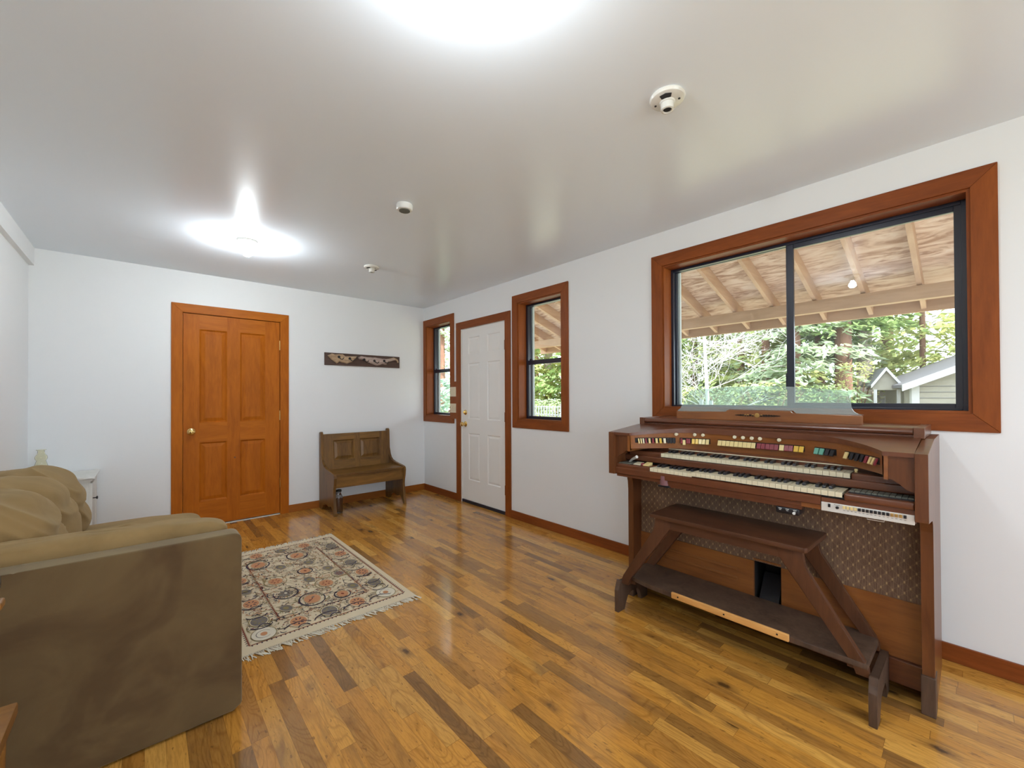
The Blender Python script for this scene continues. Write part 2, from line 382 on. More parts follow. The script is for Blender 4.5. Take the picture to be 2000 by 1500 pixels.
struct(MB().box(LX, -0.658, BY, D, 2.30, H).build('trim_1', M['wall']))
bb = 0.013
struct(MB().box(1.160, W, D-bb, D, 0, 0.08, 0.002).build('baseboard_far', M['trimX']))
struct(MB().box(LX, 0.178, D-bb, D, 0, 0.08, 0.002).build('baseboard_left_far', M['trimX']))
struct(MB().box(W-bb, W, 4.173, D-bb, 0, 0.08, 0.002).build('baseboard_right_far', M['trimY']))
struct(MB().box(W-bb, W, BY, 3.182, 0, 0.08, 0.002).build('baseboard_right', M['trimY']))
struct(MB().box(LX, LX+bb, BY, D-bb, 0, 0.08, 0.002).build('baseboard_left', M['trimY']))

# ------------------------------------------------------------ windows
def casing(par, y0, y1, z0, z1, w, x0, x1):
    """mitred flat casing round an opening on the right wall"""
    a = (y0-w, y1+w, z0-w, z1+w); mb = MB(); g = 0.0006
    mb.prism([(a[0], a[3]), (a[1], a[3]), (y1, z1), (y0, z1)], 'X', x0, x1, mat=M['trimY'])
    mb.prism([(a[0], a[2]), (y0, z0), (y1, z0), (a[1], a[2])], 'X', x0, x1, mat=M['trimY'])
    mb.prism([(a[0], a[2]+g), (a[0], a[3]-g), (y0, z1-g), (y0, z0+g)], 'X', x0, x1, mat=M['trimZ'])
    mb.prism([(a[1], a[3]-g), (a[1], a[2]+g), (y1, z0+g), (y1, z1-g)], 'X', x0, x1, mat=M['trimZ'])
    mb._bev(mb.bm.verts[:], 0.0015, 1)
    return mb.build('casing', None, par)
def ring(mb, x0, x1, y0, y1, z0, z1, wy0, wy1, wz0, wz1, mat=None, bev=0.002):
    mb.box(x0, x1, y0, y0+wy0, z0, z1, bev, mat); mb.box(x0, x1, y1-wy1, y1, z0, z1, bev, mat)
    mb.box(x0, x1, y0+wy0, y1-wy1, z0, z0+wz0, bev, mat); mb.box(x0, x1, y0+wy0, y1-wy1, z1-wz1, z1, bev, mat)
    return mb
def jamb(par, o):
    y0, y1, z0, z1 = o; t_ = 0.012; mb = MB()
    mb.box(W-0.004, W+0.10, y0, y0+t_, z0, z1, mat=M['trimZ']); mb.box(W-0.004, W+0.10, y1-t_, y1, z0, z1, mat=M['trimZ'])
    mb.box(W-0.004, W+0.10, y0+t_, y1-t_, z0, z0+t_, mat=M['trimY']); mb.box(W-0.004, W+0.10, y0+t_, y1-t_, z1-t_, z1, mat=M['trimY'])
    return mb.build('jamb', None, par)
CX0, CX1 = W-0.014, W
# picture slider
w = thing('window_1', (W, 0.76, 1.15), kind='structure')
casing(w, *BIG, 0.083, CX0, CX1); jamb(w, BIG)
y0, y1, z0, z1 = BIG
ring(MB(), W+0.10, W+0.155, y0, y1, z0, z1, 0.030, 0.030, 0.022, 0.030).build('frame', M['blackframe'], w)
ring(MB(), W+0.108, W+0.130, y0+0.022, 0.762, z0+0.018, z1-0.025, 0.032, 0.036, 0.026, 0.032).build('sash', M['blackframe'], w)
ring(MB(), W+0.132, W+0.152, 0.735, y1-0.028, z0+0.012, z1-0.02, 0.036, 0.012, 0.012, 0.012).build('sash', M['blackframe'], w)
MB().box(W+0.136, W+0.150, 0.765, 0.778, 1.28, 1.38, 0.002).build('latch', M['blackframe'], w)
MB().box(W+0.117, W+0.121, 0.04, 0.74, z0+0.03, z1-0.04).build('pane', M['glass'], w)
MB().box(W+0.140, W+0.144, 0.76, y1-0.035, z0+0.02, z1-0.03).build('pane', M['glass'], w)
ring(MB(), W+0.156, W+0.18, y0, y1, z0, z1, 0.02, 0.052, 0.02, 0.02).build('exterior_trim', M['screen_edge'], w)
def hung(name, o):
    y0, y1, z0, z1 = o
    w = thing(name, (W, (y0+y1)/2, z0), kind='structure')
    casing(w, *o, 0.080, CX0, CX1); jamb(w, o)
    ring(MB(), W+0.10, W+0.155, y0, y1, z0, z1, 0.038, 0.038, 0.03, 0.03).build('frame', M['blackframe'], w)
    zm = 1.588
    MB().box(W+0.104, W+0.135, y0+0.03, y1-0.03, zm-0.022, zm+0.022, 0.003).build('meeting_rail', M['blackframe'], w)
    ring(MB(), W+0.108, W+0.130, y0+0.03, y1-0.03, z0+0.02, zm, 0.014, 0.014, 0.018, 0.01).build('sash', M['blackframe'], w)
    MB().box(W+0.116, W+0.120, y0+0.04, y1-0.04, z0+0.03, zm-0.01).build('pane', M['glass'], w)
    MB().box(W+0.138, W+0.142, y0+0.03, y1-0.03, zm, z1-0.025).build('pane', M['glass'], w)
    ring(MB(), W+0.156, W+0.18, y0, y1, z0, z1, 0.02, 0.055, 0.02, 0.02).build('exterior_trim', M['screen_edge'], w)
    MB().box(W+0.095, W+0.110, y1-0.10, y1-0.07, zm+0.02, zm+0.035, 0.002).build('latch', M['blackframe'], w)
    return w
hung('window_2', W2); hung('window_3', W1)
# unseen window behind the viewpoint, added to let fill daylight in
w = thing('added_window_4', (1.1, BY, 0.82), kind='structure')
mb = MB()
for a in ((0.17, 0.25, 0.74, 2.16), (1.95, 2.03, 0.74, 2.16), (0.25, 1.95, 0.74, 0.82), (0.25, 1.95, 2.08, 2.16)): mb.box(a[0], a[1], BY, BY+0.014, a[2], a[3], 0.001)
mb.build('casing', M['trimX'], w)
mb = MB()
for a in ((0.25, 0.29, 0.82, 2.08), (1.91, 1.95, 0.82, 2.08), (1.08, 1.12, 0.82, 2.08), (0.29, 1.91, 0.82, 0.86), (0.29, 1.91, 2.04, 2.08)): mb.box(a[0], a[1], BY-0.10, BY-0.05, a[2], a[3])
mb.build('frame', M['blackframe'], w)

w = thing('added_window_5', (LX, -1.55, 0.9), kind='structure')  # invented left wall window, out of view, an opening for the second fill
mb = MB()
for a in ((-2.33, -2.25, 0.82, 2.18), (-0.85, -0.77, 0.82, 2.18), (-2.25, -0.85, 0.82, 0.90), (-2.25, -0.85, 2.10, 2.18)): mb.box(LX, LX+0.014, a[0], a[1], a[2], a[3], 0.001)
mb.build('casing', M['trimY'], w)
mb = MB()
for a in ((-2.25, -2.21, 0.9, 2.1), (-0.89, -0.85, 0.9, 2.1), (-1.57, -1.53, 0.9, 2.1), (-2.21, -0.89, 0.9, 0.94), (-2.21, -0.89, 2.06, 2.1)): mb.box(LX-0.10, LX-0.05, a[0], a[1], a[2], a[3])
mb.build('frame', M['blackframe'], w)

# ------------------------------------------------------------ front door (white)
d = thing('door_1', (W, 3.675, 0), kind='structure')
mb = MB(); cw = 0.085; y0, y1, zt = 3.268, 4.085, 2.047
mb.prism([(y0-cw, zt+cw), (y1+cw, zt+cw), (y1, zt), (y0, zt)], 'X', CX0, CX1, mat=M['trimY'])
mb.prism([(y0-cw, 0), (y0-cw, zt+cw-.0006), (y0, zt-.0006), (y0, 0)], 'X', CX0, CX1, mat=M['trimZ'])
mb.prism([(y1, 0), (y1, zt-.0006), (y1+cw, zt+cw-.0006), (y1+cw, 0)], 'X', CX0, CX1, mat=M['trimZ'])
mb._bev(mb.bm.verts[:], 0.0012, 1); mb.build('casing', None, d)
mb = MB(); mb.box(W, W+T, FD[0], FD[0]+0.004, 0, FD[3]); mb.box(W, W+T, FD[1]-0.014, FD[1], 0, FD[3]); mb.box(W, W+T, FD[0], FD[1], 2.045, FD[3]); mb.build('jamb', M['white_door'], d)
def panel_door(mb, axis, face, back, a0, a1, z0, z1, panels, dep, mats=(None, None), raised=True, m=0.022):
    """door slab with raised panels; face/back are plane positions (face looks into the room)"""
    sg = 1 if back > face else -1
    def bx(f, b, a, c, za, zb, bev=0, mat=None):
        lo, hi = min(f, b), max(f, b)
        if axis == 'X': mb.box(lo, hi, a, c, za, zb, bev, mat)
        else: mb.box(a, c, lo, hi, za, zb, bev, mat)
    cols = sorted({(p[0], p[1]) for p in panels}); rows = sorted({(p[2], p[3]) for p in panels})
    cur = a0
    for (a, c) in cols: bx(face, back, cur, a, z0, z1, 0, mats[0]); cur = c
    bx(face, back, cur, a1, z0, z1, 0, mats[0])
    for (a, c) in cols:
        cz = z0
        for (za, zb) in rows: bx(face, back, a, c, cz, za, 0, mats[1]); cz = zb
        bx(face, back, a, c, cz, z1, 0, mats[1])
        for (za, zb) in rows:
            k = face+sg*dep
            bx(k, back, a, c, za, zb, 0, mats[0])
            # sloped sticking then raised field
            def P(t, aa, zz): return (t, aa, zz) if axis == 'X' else (aa, t, zz)
            def frame(tA, mA, tB, mB):
                A = [(a+mA, za+mA), (c-mA, za+mA), (c-mA, zb-mA), (a+mA, zb-mA)]; B = [(a+mB, za+mB), (c-mB, za+mB), (c-mB, zb-mB), (a+mB, zb-mB)]
                for i in range(4):
                    j = (i+1) % 4; mb.quad(P(tA, *A[i]), P(tA, *A[j]), P(tB, *B[j]), P(tB, *B[i]), mats[0])
                return B
            frame(face, 0.0, k, m*0.45)
            if raised:
                B = frame(k, m*0.45, face+sg*dep*0.3, m*1.5)
                mb.quad(*[P(face+sg*dep*0.3, *q) for q in B], mats[0])
FX = W+0.012
mb = MB()
cols = ((3.373, 3.594), (3.735, 3.950)); rws = ((0.275, 0.818), (0.985, 1.635), (1.742, 1.938))
panel_door(mb, 'X', FX, FX+0.044, 3.271, 4.070, 0.035, 2.043, [(c[0], c[1], r[0], r[1]) for c in cols for r in rws], 0.008)
mb.build('door_panel', M['white_door'], d)
MB().box(W+0.004, W+T, 3.262, 4.088, 0.0, 0.032, 0.003).build('threshold', M['blackframe'], d)
def knob(par, c, axis, sg, mat, r=0.027, name='door_knob'):
    pr = [(0.0, 0), (0.031, 0), (0.033, 0.004), (0.028, 0.008), (0.012, 0.011), (0.011, 0.028), (0.018, 0.034), (r*0.95, 0.044), (r, 0.053), (r*0.9, 0.062), (r*0.5, 0.068), (0.0, 0.069)]
    return MB().lathe([(q, h*sg) for q, h in pr], c, axis, 24, cap=False).build(name, mat, par, smooth='auto')
knob(d, (FX, 4.010, 0.923), 'X', -1, M['brass'])
MB().lathe([(0.0, 0), (0.030, 0), (0.031, -0.004), (0.024, -0.014), (0.015, -0.018), (0.0, -0.018)], (FX, 4.010, 1.060), 'X', 20, cap=False).build('deadbolt', M['brass'], d, smooth='auto')
MB().box(FX-0.034, FX-0.016, 4.007, 4.013, 1.048, 1.072, 0.002).build('thumb_turn', M['brass'], d)
for z in (1.786, 1.029, 0.265): MB().lathe([(0.0, -0.05), (0.007, -0.05), (0.007, 0.05), (0, 0.05)], (W-0.008, 3.270, z), 'Z', 10, cap=False).build('hinge', M['hinge'], d)
# wood backing between window_3 and the front door, holding the switches
struct(MB().box(CX0+0.001, CX1, 4.150, 4.245, 0.978, 1.430, 0.001).build('trim_2', M['trimZ']))
for z0, z1, lb in ((1.248, 1.364, 'upper almond double switch plate beside the white front door'), (1.052, 1.162, 'lower almond double switch plate beside the white front door, level with the deadbolt')):
    s_ = thing('light_switch', (CX0, 4.228, z0), lb, 'light switch', 'switch plates by the front door')
    MB().box(CX0-0.006, CX0, 4.168, 4.289, z0, z1, 0.002).build('plate', M['almond'], s_)
    for yy in (4.205, 4.252): MB().box(CX0-0.015, CX0-0.005, yy-0.005, yy+0.005, (z0+z1)/2-0.010, (z0+z1)/2+0.014, 0.002).build('toggle', M['almond'], s_)
    for yy in (4.205, 4.252):
        for zz in (-0.03, 0.03): MB().lathe([(0, 0), (0.003, 0), (0.003, -0.001), (0, -0.001)], (CX0-0.006, yy, (z0+z1)/2+zz), 'X', 8, cap=False).build('screw', M['gold'], s_)

# ------------------------------------------------------------ wooden interior door
d = thing('door_2', (0.67, D, 0), kind='structure')
mb = MB(); x0, x1, zt = 0.262, 1.078, 2.052; cw = 0.083
mb.prism([(x0-cw, zt+cw), (x1+cw, zt+cw), (x1, zt), (x0, zt)], 'Y', D-0.016, D, mat=M['doorX'])
mb.prism([(x0-cw, 0), (x0-cw, zt+cw-.0006), (x0, zt-.0006), (x0, 0)], 'Y', D-0.016, D, mat=M['doorZ'])
mb.prism([(x1, 0), (x1, zt-.0006), (x1+cw, zt+cw-.0006), (x1+cw, 0)], 'Y', D-0.016, D, mat=M['doorZ'])
mb._bev(mb.bm.verts[:], 0.0012, 1); mb.build('casing', None, d)
mb = MB(); mb.box(0.255, 0.262, D, D+T, 0, 2.06); mb.box(1.080, 1.085, D, D+T, 0, 2.06); mb.box(0.255, 1.085, D, D+T, 2.054, 2.06); mb.build('jamb', M['doorZ'], d)
mb = MB()
cols = ((0.389, 0.610), (0.719, 0.941)); rws = ((0.246, 0.815), (1.005, 1.906))
panel_door(mb, 'Y', D+0.006, D+0.046, 0.266, 1.076, 0.014, 2.048, [(c[0], c[1], r[0], r[1]) for c in cols for r in rws], 0.012, (M['doorZ'], M['doorX']), True, 0.03)
mb.build('door_panel', None, d)
knob(d, (0.326, D+0.006, 0.923), 'Y', -1, M['brass'])
MB().lathe([(0, 0), (0.008, 0), (0.006, -0.0015), (0, -0.0015)], (0.675, D+0.006, 0.645), 'Y', 10, cap=False).build('wood_knot', M['hinge'], d)
for z in (1.802, 1.056, 0.339): MB().lathe([(0.0, -0.05), (0.007, -0.05), (0.007, 0.05), (0, 0.05)], (1.077, D-0.006, z), 'Z', 10, cap=False).build('hinge', M['brass'], d)
MB().box(0.262, 1.080, D+0.002, D+T, 0, 0.006).build('threshold', M['detwhite'], d)
struct(MB().box(0.2, 1.15, D+T, D+T+0.02, 0, 2.2).build('wall_hallway', M['wall']))

# ============================================================ CEILING FITTINGS
def socket(x, y, label, group, lit=False):
    s_ = thing('ceiling_lampholder' if not lit else 'ceiling_light', (x, y, H), label, 'lampholder' if not lit else 'ceiling light', group)
    MB().lathe([(0, 0), (0.066, 0), (0.068, -0.006), (0.064, -0.014), (0.052, -0.019), (0.030, -0.021), (0.029, -0.026), (0.025, -0.028), (0.0245, -0.052), (0.018, -0.054), (0.0155, -0.050), (0.0155, -0.020), (0, -0.020)], (x, y, H), 'Z', 40, cap=False).build('base', M['porcelain'], s_, smooth='auto')
    for a in (1.9, 1.9+PI):
        MB().lathe([(0, 0), (0.0045, 0), (0.0045, -0.002), (0, -0.002)], (x+0.045*math.cos(a), y+0.045*math.sin(a), H-0.0205), 'Z', 10, cap=False).build('screw', M['iron'], s_)
    for a, l in ((3.5, 0.55), (3.5+PI, 0.28)):   # knock-out slots beside the neck
        pts = [(x+r*math.cos(a+o_), y+r*math.sin(a+o_)) for r, o_ in ((0.033, -l), (0.052, -l*0.8), (0.055, 0), (0.052, l*0.8), (0.033, l))]
        MB().prism(pts, 'Z', H-0.0222, H-0.0195).build('slot', M['dark'], s_)
    if not lit:
        MB().lathe([(0, -0.021), (0.0152, -0.021), (0.0152, -0.0495), (0, -0.0495)], (x, y, H), 'Z', 20, cap=False).build('socket_hole', M['dark'], s_)
    else:
        MB().lathe([(0.013, -0.050), (0.014, -0.060), (0.020, -0.070), (0.028, -0.082), (0.0305, -0.094), (0.028, -0.107), (0.018, -0.118), (0.0, -0.122)], (x, y, H), 'Z', 28, cap=False).build('light_bulb', M['bulb'], s_, smooth=True)
    return s_
socket(0.579, 3.675, 'lit bare bulb in a white porcelain ceiling holder near the wooden door', 'porcelain bulb holders', True)
socket(0.579, 0.811, 'lit bare bulb overhead, seen mirrored in the big window', 'porcelain bulb holders', True)
socket(1.561, 0.811, 'empty white porcelain bulb holder on the ceiling, the large one nearest the picture window', 'porcelain bulb holders')
socket(1.550, 3.670, 'small far empty porcelain bulb holder on the ceiling above the oak bench', 'porcelain bulb holders')
s_ = thing('smoke_detector', (1.204, 2.352, H), 'round white smoke detector in the middle of the ceiling', 'smoke detector')
MB().lathe([(0, 0), (0.048, 0), (0.050, -0.004), (0.050, -0.026), (0.045, -0.034), (0.040, -0.036), (0, -0.036)], (1.204, 2.352, H), 'Z', 36, cap=False).build('body', M['detwhite'], s_, smooth='auto')
MB().lathe([(0.033, -0.036), (0.033, -0.041), (0.020, -0.043), (0, -0.043)], (1.204, 2.352, H), 'Z', 28, cap=False).build('sensor_cover', M['greyp'], s_, smooth='auto')

# ============================================================ ORGAN
O = thing('electric_organ', (2.45, 0.787, 0), 'large walnut two manual electric organ under the picture window', 'organ')
OY0, OY1 = 0.113, 1.460
def side_profile():
    return [(2.275, 0.0), (2.735, 0.0), (2.735, 1.060), (2.400, 1.062), (2.070, 1.030), (2.070, 0.785), (2.235, 0.765), (2.262, 0.745), (2.272, 0.71), (2.275, 0.66)]
for a, b in ((OY0, OY0+0.036), (OY1-0.036, OY1)):
    sp_ = MB().prism(side_profile(), 'Y', a, b, 0.0015).build('side_panel', M['walZ'], O)
    MB().box(2.262, 2.345, a-0.003, b+0.003, 0.0, 0.150, 0.003).build('foot_block', M['scuff'], sp_)
IY0, IY1 = OY0+0.036, OY1-0.036
MB().box(2.715, 2.733, IY0, IY1, 0.05, 1.06).build('back_panel', M['walY'], O)
# top lid with rounded nose and end blocks
nose = [(2.40, 1.074), (2.735, 1.074), (2.735, 1.103), (2.400, 1.103), (2.390, 1.1), (2.384, 1.093), (2.383, 1.086), (2.388, 1.078)]
lid = MB().prism(nose, 'Y', OY0+0.062, OY1-0.052, 0.0).build('lid', M['walY'], O, smooth='auto')
for a, b in ((OY0+0.026, OY0+0.060), (OY1-0.050, OY1-0.020)): MB().box(2.380, 2.735, a, b, 1.062, 1.106, 0.002).build('end_cap', M['walX'], lid)
MB().box(2.398, 2.72, IY0, IY1, 1.045, 1.074).build('top_fillet', M['walY'], O)
# horseshoe hood
HY0, HY1 = 0.237, 1.322
def xin(y, off=0.0):
    dd = min(y-HY0, HY1-y)
    if dd >= 0.36: return 2.345+off
    u = max(0.0, 1-dd/0.36)
    return 2.075+0.27*(max(0.0, 1-u*u))**0.9+off
def hz(x): return 1.030+(x-2.07)*0.115
mb = MB(); ys = [HY0+(HY1-HY0)*i/100 for i in range(101)]; ys = sorted(set([IY0]+[HY0+0.00001]+ys+[HY0+0.36*(1-math.cos(k*PI/60)) for k in range(1, 30)]+[HY1-0.36*(1-math.cos(k*PI/60)) for k in range(1, 30)]+[IY1]))
def hx(y): return 2.075 if (y <= HY0 or y >= HY1) else xin(y)
def lip(y): return 0.016+0.016*min(1, max(0, min(y-HY0, HY1-y)/0.36))
for a, b in zip(ys, ys[1:]):
    xa, xb = hx(a), hx(b)
    mb.quad((xa, a, hz(xa)), (xb, b, hz(xb)), (2.40, b, hz(2.40)), (2.40, a, hz(2.40)))
    mb.quad((xa, a, hz(xa)), (xa, a, hz(xa)-lip(a)), (xb, b, hz(xb)-lip(b)), (xb, b, hz(xb)))
    mb.quad((xa, a, hz(xa)-lip(a)), (2.40, a, hz(xa)-lip(a)), (2.40, b, hz(xb)-lip(b)), (xb, b, hz(xb)-lip(b)))
bmesh.ops.remove_doubles(mb.bm, verts=mb.bm.verts[:], dist=0.0002)
mb.build('hood', M['walY'], O, smooth='auto')
# curved stop fascia
def fx(y, z): return xin(y)+0.016-(z-0.94)*0.10
mb = MB(); yf = [HY0+(HY1-HY0)*i/120 for i in range(121)]; yf = sorted(set(yf+[HY0+0.36*(1-math.cos(k*PI/60)) for k in range(1, 30)]+[HY1-0.36*(1-math.cos(k*PI/60)) for k in range(1, 30)]))
for a, b in zip(yf, yf[1:]):
    za, zb = hz(hx(a))-0.012, hz(hx(b))-0.012
    mb.quad((fx(a, 0.940), a, 0.940), (fx(b, 0.940), b, 0.940), (fx(b, zb), b, zb), (fx(a, za), a, za))
    mb.quad((fx(a, 0.940), a, 0.940), (fx(b, 0.940), b, 0.940), (2.40, b, 0.940), (2.40, a, 0.940))
bmesh.ops.remove_doubles(mb.bm, verts=mb.bm.verts[:], dist=0.0002)
mb.build('stop_fascia', M['walL'], O, smooth='auto')
# side blocks below the hood, lower edge swept down towards the cheek
for s0, s1 in ((IY0, HY0-0.004), (IY1, HY1+0.004)):
    q = [(s1, 0.930), (s1, 1.018), (s0, 1.018), (s0, 0.885), (s0+(s1-s0)*0.25, 0.893), (s0+(s1-s0)*0.5, 0.912), (s0+(s1-s0)*0.75, 0.927)]
    MB().prism(q, 'X', 2.088, 2.104, 0.0).build('cheek_block', M['walZ'], O)
    MB().box(2.080, 2.30, min(s1, s1-0.012*(1 if s1 > s0 else -1)), max(s1, s1-0.012*(1 if s1 > s0 else -1)), 0.925, 1.016).build('return_panel', M['walL'], O)
MB().box(2.296, 2.302, 0.175, 1.20, 0.931, 0.935).build('brass_strip', M['ivory'], O)
MB().box(2.302, 2.40, IY0, IY1, 0.905, 0.940).build('rear_rail', M['walY'], O)
# stop tabs along the fascia curve
def tab_mesh(mat):
    mb = MB(); mb.prism([(0.0, 0.011), (-0.010, -0.014), (-0.0135, -0.0155), (-0.016, -0.013), (-0.006, 0.013), (-0.002, 0.0135)], 'Y', -0.0064, 0.0064, 0.0008)
    return mb
tabs = [(y, c, 0.985, w_) for y, c, w_ in (
 (1.2972, 'cream', .0075), (1.2893, 'cream', .0075), (1.2812, 'ivory', .0078), (1.2722, 'redp', .0095), (1.2592, 'cream', .0110), (1.2462, 'redp', .0110), (1.2321, 'cream', .0125), (1.2170, 'yellow', .0130), (1.2002, 'ivory', .0135), (1.1850, 'blackp', .0125), (1.1726, 'blackp', .0120), (1.1601, 'blackp', .0120),
 (1.1270, 'redp', .0110), (1.1005, 'redp', .0110), (1.0897, 'redp', .0110), (1.0707, 'yellow', .0155), (1.0534, 'yellow', .0160), (1.0355, 'cream', .0165), (1.0176, 'cream', .0165), (0.9980, 'cream', .0165),
 (0.932, 'cream', .020), (0.911, 'cream', .020), (0.890, 'cream', .020), (0.869, 'cream', .020), (0.848, 'cream', .020), (0.827, 'cream', .020), (0.806, 'cream', .020), (0.7855, 'cream', .020), (0.765, 'cream', .020),
 (0.7402, 'redp', .019), (0.7202, 'redp', .019), (0.7001, 'redp', .019), (0.6806, 'redp', .019), (0.6617, 'redp', .019), (0.6384, 'cream', .0205), (0.6178, 'redp', .019), (0.5994, 'redp', .0185), (0.5770, 'yellow', .020), (0.5545, 'yellow', .020),
 (0.4899, 'greenp', .0195), (0.4677, 'greenp', .0195), (0.4445, 'blackp', .019), (0.4240, 'blackp', .019),
 (0.3669, 'cream', .017), (0.3440, 'blackp', .017), (0.3240, 'blackp', .017), (0.3050, 'blackp', .016), (0.2880, 'redp', .015), (0.2740, 'cream', .012), (0.2620, 'cream', .010), (0.2530, 'redp', .009))]
tabs.append((1.1151, 'cream', 0.977, .0150))
def slotbox(a, b):
    mb = MB(); n = 24
    for i in range(n):
        p, q = a+(b-a)*i/n, a+(b-a)*(i+1)/n
        mb.quad((fx(p, .974)-0.0015, p, 0.974), (fx(q, .974)-0.0015, q, 0.974), (fx(q, 1.002)-0.0015, q, 1.002), (fx(p, 1.002)-0.0015, p, 1.002))
    return mb
for a, b in ((1.152, 1.308), (0.985, 1.134), (0.543, 0.944), (0.412, 0.502), (0.246, 0.378)): slotbox(a, b).build('tab_slot', M['dark'], O)
protos = {}
for y, c, z, w_ in tabs:
    nx = (xin(y+0.004)-xin(y-0.004))/0.008; ang = math.atan(nx)
    if abs(y-HY0) < 0.09 or abs(y-HY1) < 0.09: ang *= 0.92
    loc = Vector((fx(y, z)-0.002, y, z))-ORG[O.name]
    if c not in protos:
        o = tab_mesh(c).build('stop_tab', M[c], O); 
        # builder offsets by the organ origin: undo it so copies can be placed by location
        o.data.transform(Matrix.Translation(ORG[O.name])); protos[c] = o
    else:
        o = protos[c].copy(); COL.objects.link(o); o.parent = O
    o.location = loc; o.rotation_euler = (0, 0, -ang); o.scale = (1, w_/0.0134, 1.0)
kp = None
for y in (1.145, 1.059, 1.018, 0.854, 0.813, 0.771, 0.733, 0.648):
    if kp is None:
        kp = MB().lathe([(0, 0.004), (0.006, 0.004), (0.006, -0.004), (0.0088, -0.006), (0.0092, -0.013), (0.007, -0.0155), (0, -0.016)], (0, 0, 0), 'X', 16, cap=False).build('stop_knob', M['ivory'], O, smooth='auto')
        kp.data.transform(Matrix.Translation(ORG[O.name])); o = kp
    else: o = kp.copy(); COL.objects.link(o); o.parent = O
    o.location = Vector((fx(y, 1.02), y, 1.022))-ORG[O.name]
# manuals
KW = 0.0235
def manual(name, xf, yL, z, depth, dropped=0):
    mn = MB().box(xf+0.02, xf+depth, yL-36*KW-0.002, yL+0.002, z-0.035, z-0.022).build(name, M['blackp'], O)
    wk = MB(); wk.box(xf, xf+depth, -KW/2+0.0006, KW/2-0.0006, z-0.0125, z, 0.0008); wk.box(xf+0.001, xf+0.004, -KW/2+0.0006, KW/2-0.0006, z-0.020, z-0.0125)
    w0 = wk.build('white_key', M['ivory'], mn); w0.data.transform(Matrix.Translation(ORG[O.name]))
    bk = MB().prism([(xf+0.048, z-0.004), (xf+0.052, z+0.009), (xf+0.057, z+0.0125), (xf+depth, z+0.0135), (xf+depth, z-0.004)], 'Y', -0.0064, 0.0064, 0.0012).build('black_key', M['blackp'], mn)
    bk.data.transform(Matrix.Translation(ORG[O.name]))
    fw = fb = True
    for i in range(36):
        y = yL-KW*(i+0.5); dz = -0.006 if i < dropped else 0
        o = w0 if fw else w0.copy()
        if not fw: COL.objects.link(o); o.parent = mn
        fw = False; o.location = Vector((0.004 if dz else 0, y, dz))-ORG[O.name]
        if i < 35 and i % 7 in (0, 1, 3, 4, 5):
            o = bk if fb else bk.copy()
            if not fb: COL.objects.link(o); o.parent = mn
            fb = False; o.location = Vector((0.004 if dz else 0, yL-KW*(i+1), dz))-ORG[O.name]
    return mn
manual('upper_manual', 2.200, 1.197, 0.915, 0.115)
manual('lower_manual', 2.085, 1.204, 0.852, 0.125, 10)
MB().box(2.225, 2.40, IY0, IY1, 0.868, 0.879).build('upper_keybed', M['blackp'], O)
MB().box(2.108, 2.40, IY0, IY1, 0.808, 0.818).build('lower_keybed', M['blackp'], O)
for a, b in ((IY0+0.02, 1.197-36*KW-0.002), (1.199, IY1-0.02)):
    MB().box(2.202, 2.330, a, b, 0.880, 0.918, 0.008, seg=3).build('key_block', M['walY'], O)
MB().lathe([(0, 0), (0.005, 0), (0.005, 0.006), (0.007, 0.008), (0.006, 0.014), (0, 0.015)], (2.245, 0.338, 0.917), 'Z', 14, cap=False).build('small_knob', M['cream'], O, smooth='auto')
MB().box(2.190, 2.215, IY0, IY1, 0.858, 0.892, 0.006, seg=3).build('manual_rail', M['walY'], O)
MB().box(2.215, 2.222, IY0, IY1, 0.830, 0.880).build('rail_back', M['blackp'], O)
# right-hand control pad
kb = MB().box(2.082, 2.20, IY0, 0.354, 0.822, 0.851, 0.010, seg=4).build('right_key_block', M['walY'], O, smooth='auto')
MB().box(2.110, 2.190, IY0+0.003, 0.345, 0.850, 0.8545, 0.001).build('button_bed', M['blackp'], kb)
g0 = None
for i in range(11):
    if g0 is None:
        g0 = MB().box(-0.032, 0.032, -0.0078, 0.0078, 0, 0.006, 0.001).build('pad_button', M['greyp'], kb); g0.data.transform(Matrix.Translation(ORG[O.name])); o = g0
    else: o = g0.copy(); COL.objects.link(o); o.parent = kb
    o.location = Vector((2.150, 0.334-i*0.0172, 0.8535))-ORG[O.name]
# left-hand controls
kb = MB().box(2.095, 2.20, 1.210, IY1, 0.822, 0.846, 0.006, seg=3).build('left_key_block', M['walY'], O, smooth='auto')
MB().prism([(2.12, 0.846), (2.165, 0.846), (2.165, 0.858), (2.12, 0.850)], 'Y', 1.282, 1.325, 0.001).build('rocker_switch', M['ivory'], kb)
MB().prism([(2.125, 0.846), (2.17, 0.846), (2.17, 0.862), (2.125, 0.852)], 'Y', 1.232, 1.266, 0.001).build('rocker_switch', M['cream'], kb)
MB().lathe([(0, 0), (0.010, 0), (0.012, 0.006), (0.009, 0.012), (0, 0.014)], (2.135, 1.272, 0.846), 'Z', 16, cap=False).build('red_button', M['redp'], kb, smooth='auto')
MB().tube([(2.16, 1.375, 0.852), (2.14, 1.345, 0.872), (2.125, 1.305, 0.892)], [0.006, 0.007, 0.009], 10).build('lever', M['alu'], kb, smooth='auto')
MB().box(2.10, 2.19, 1.335, 1.41, 0.846, 0.852, 0.002).build('lever_plate', M['greyp'], kb)
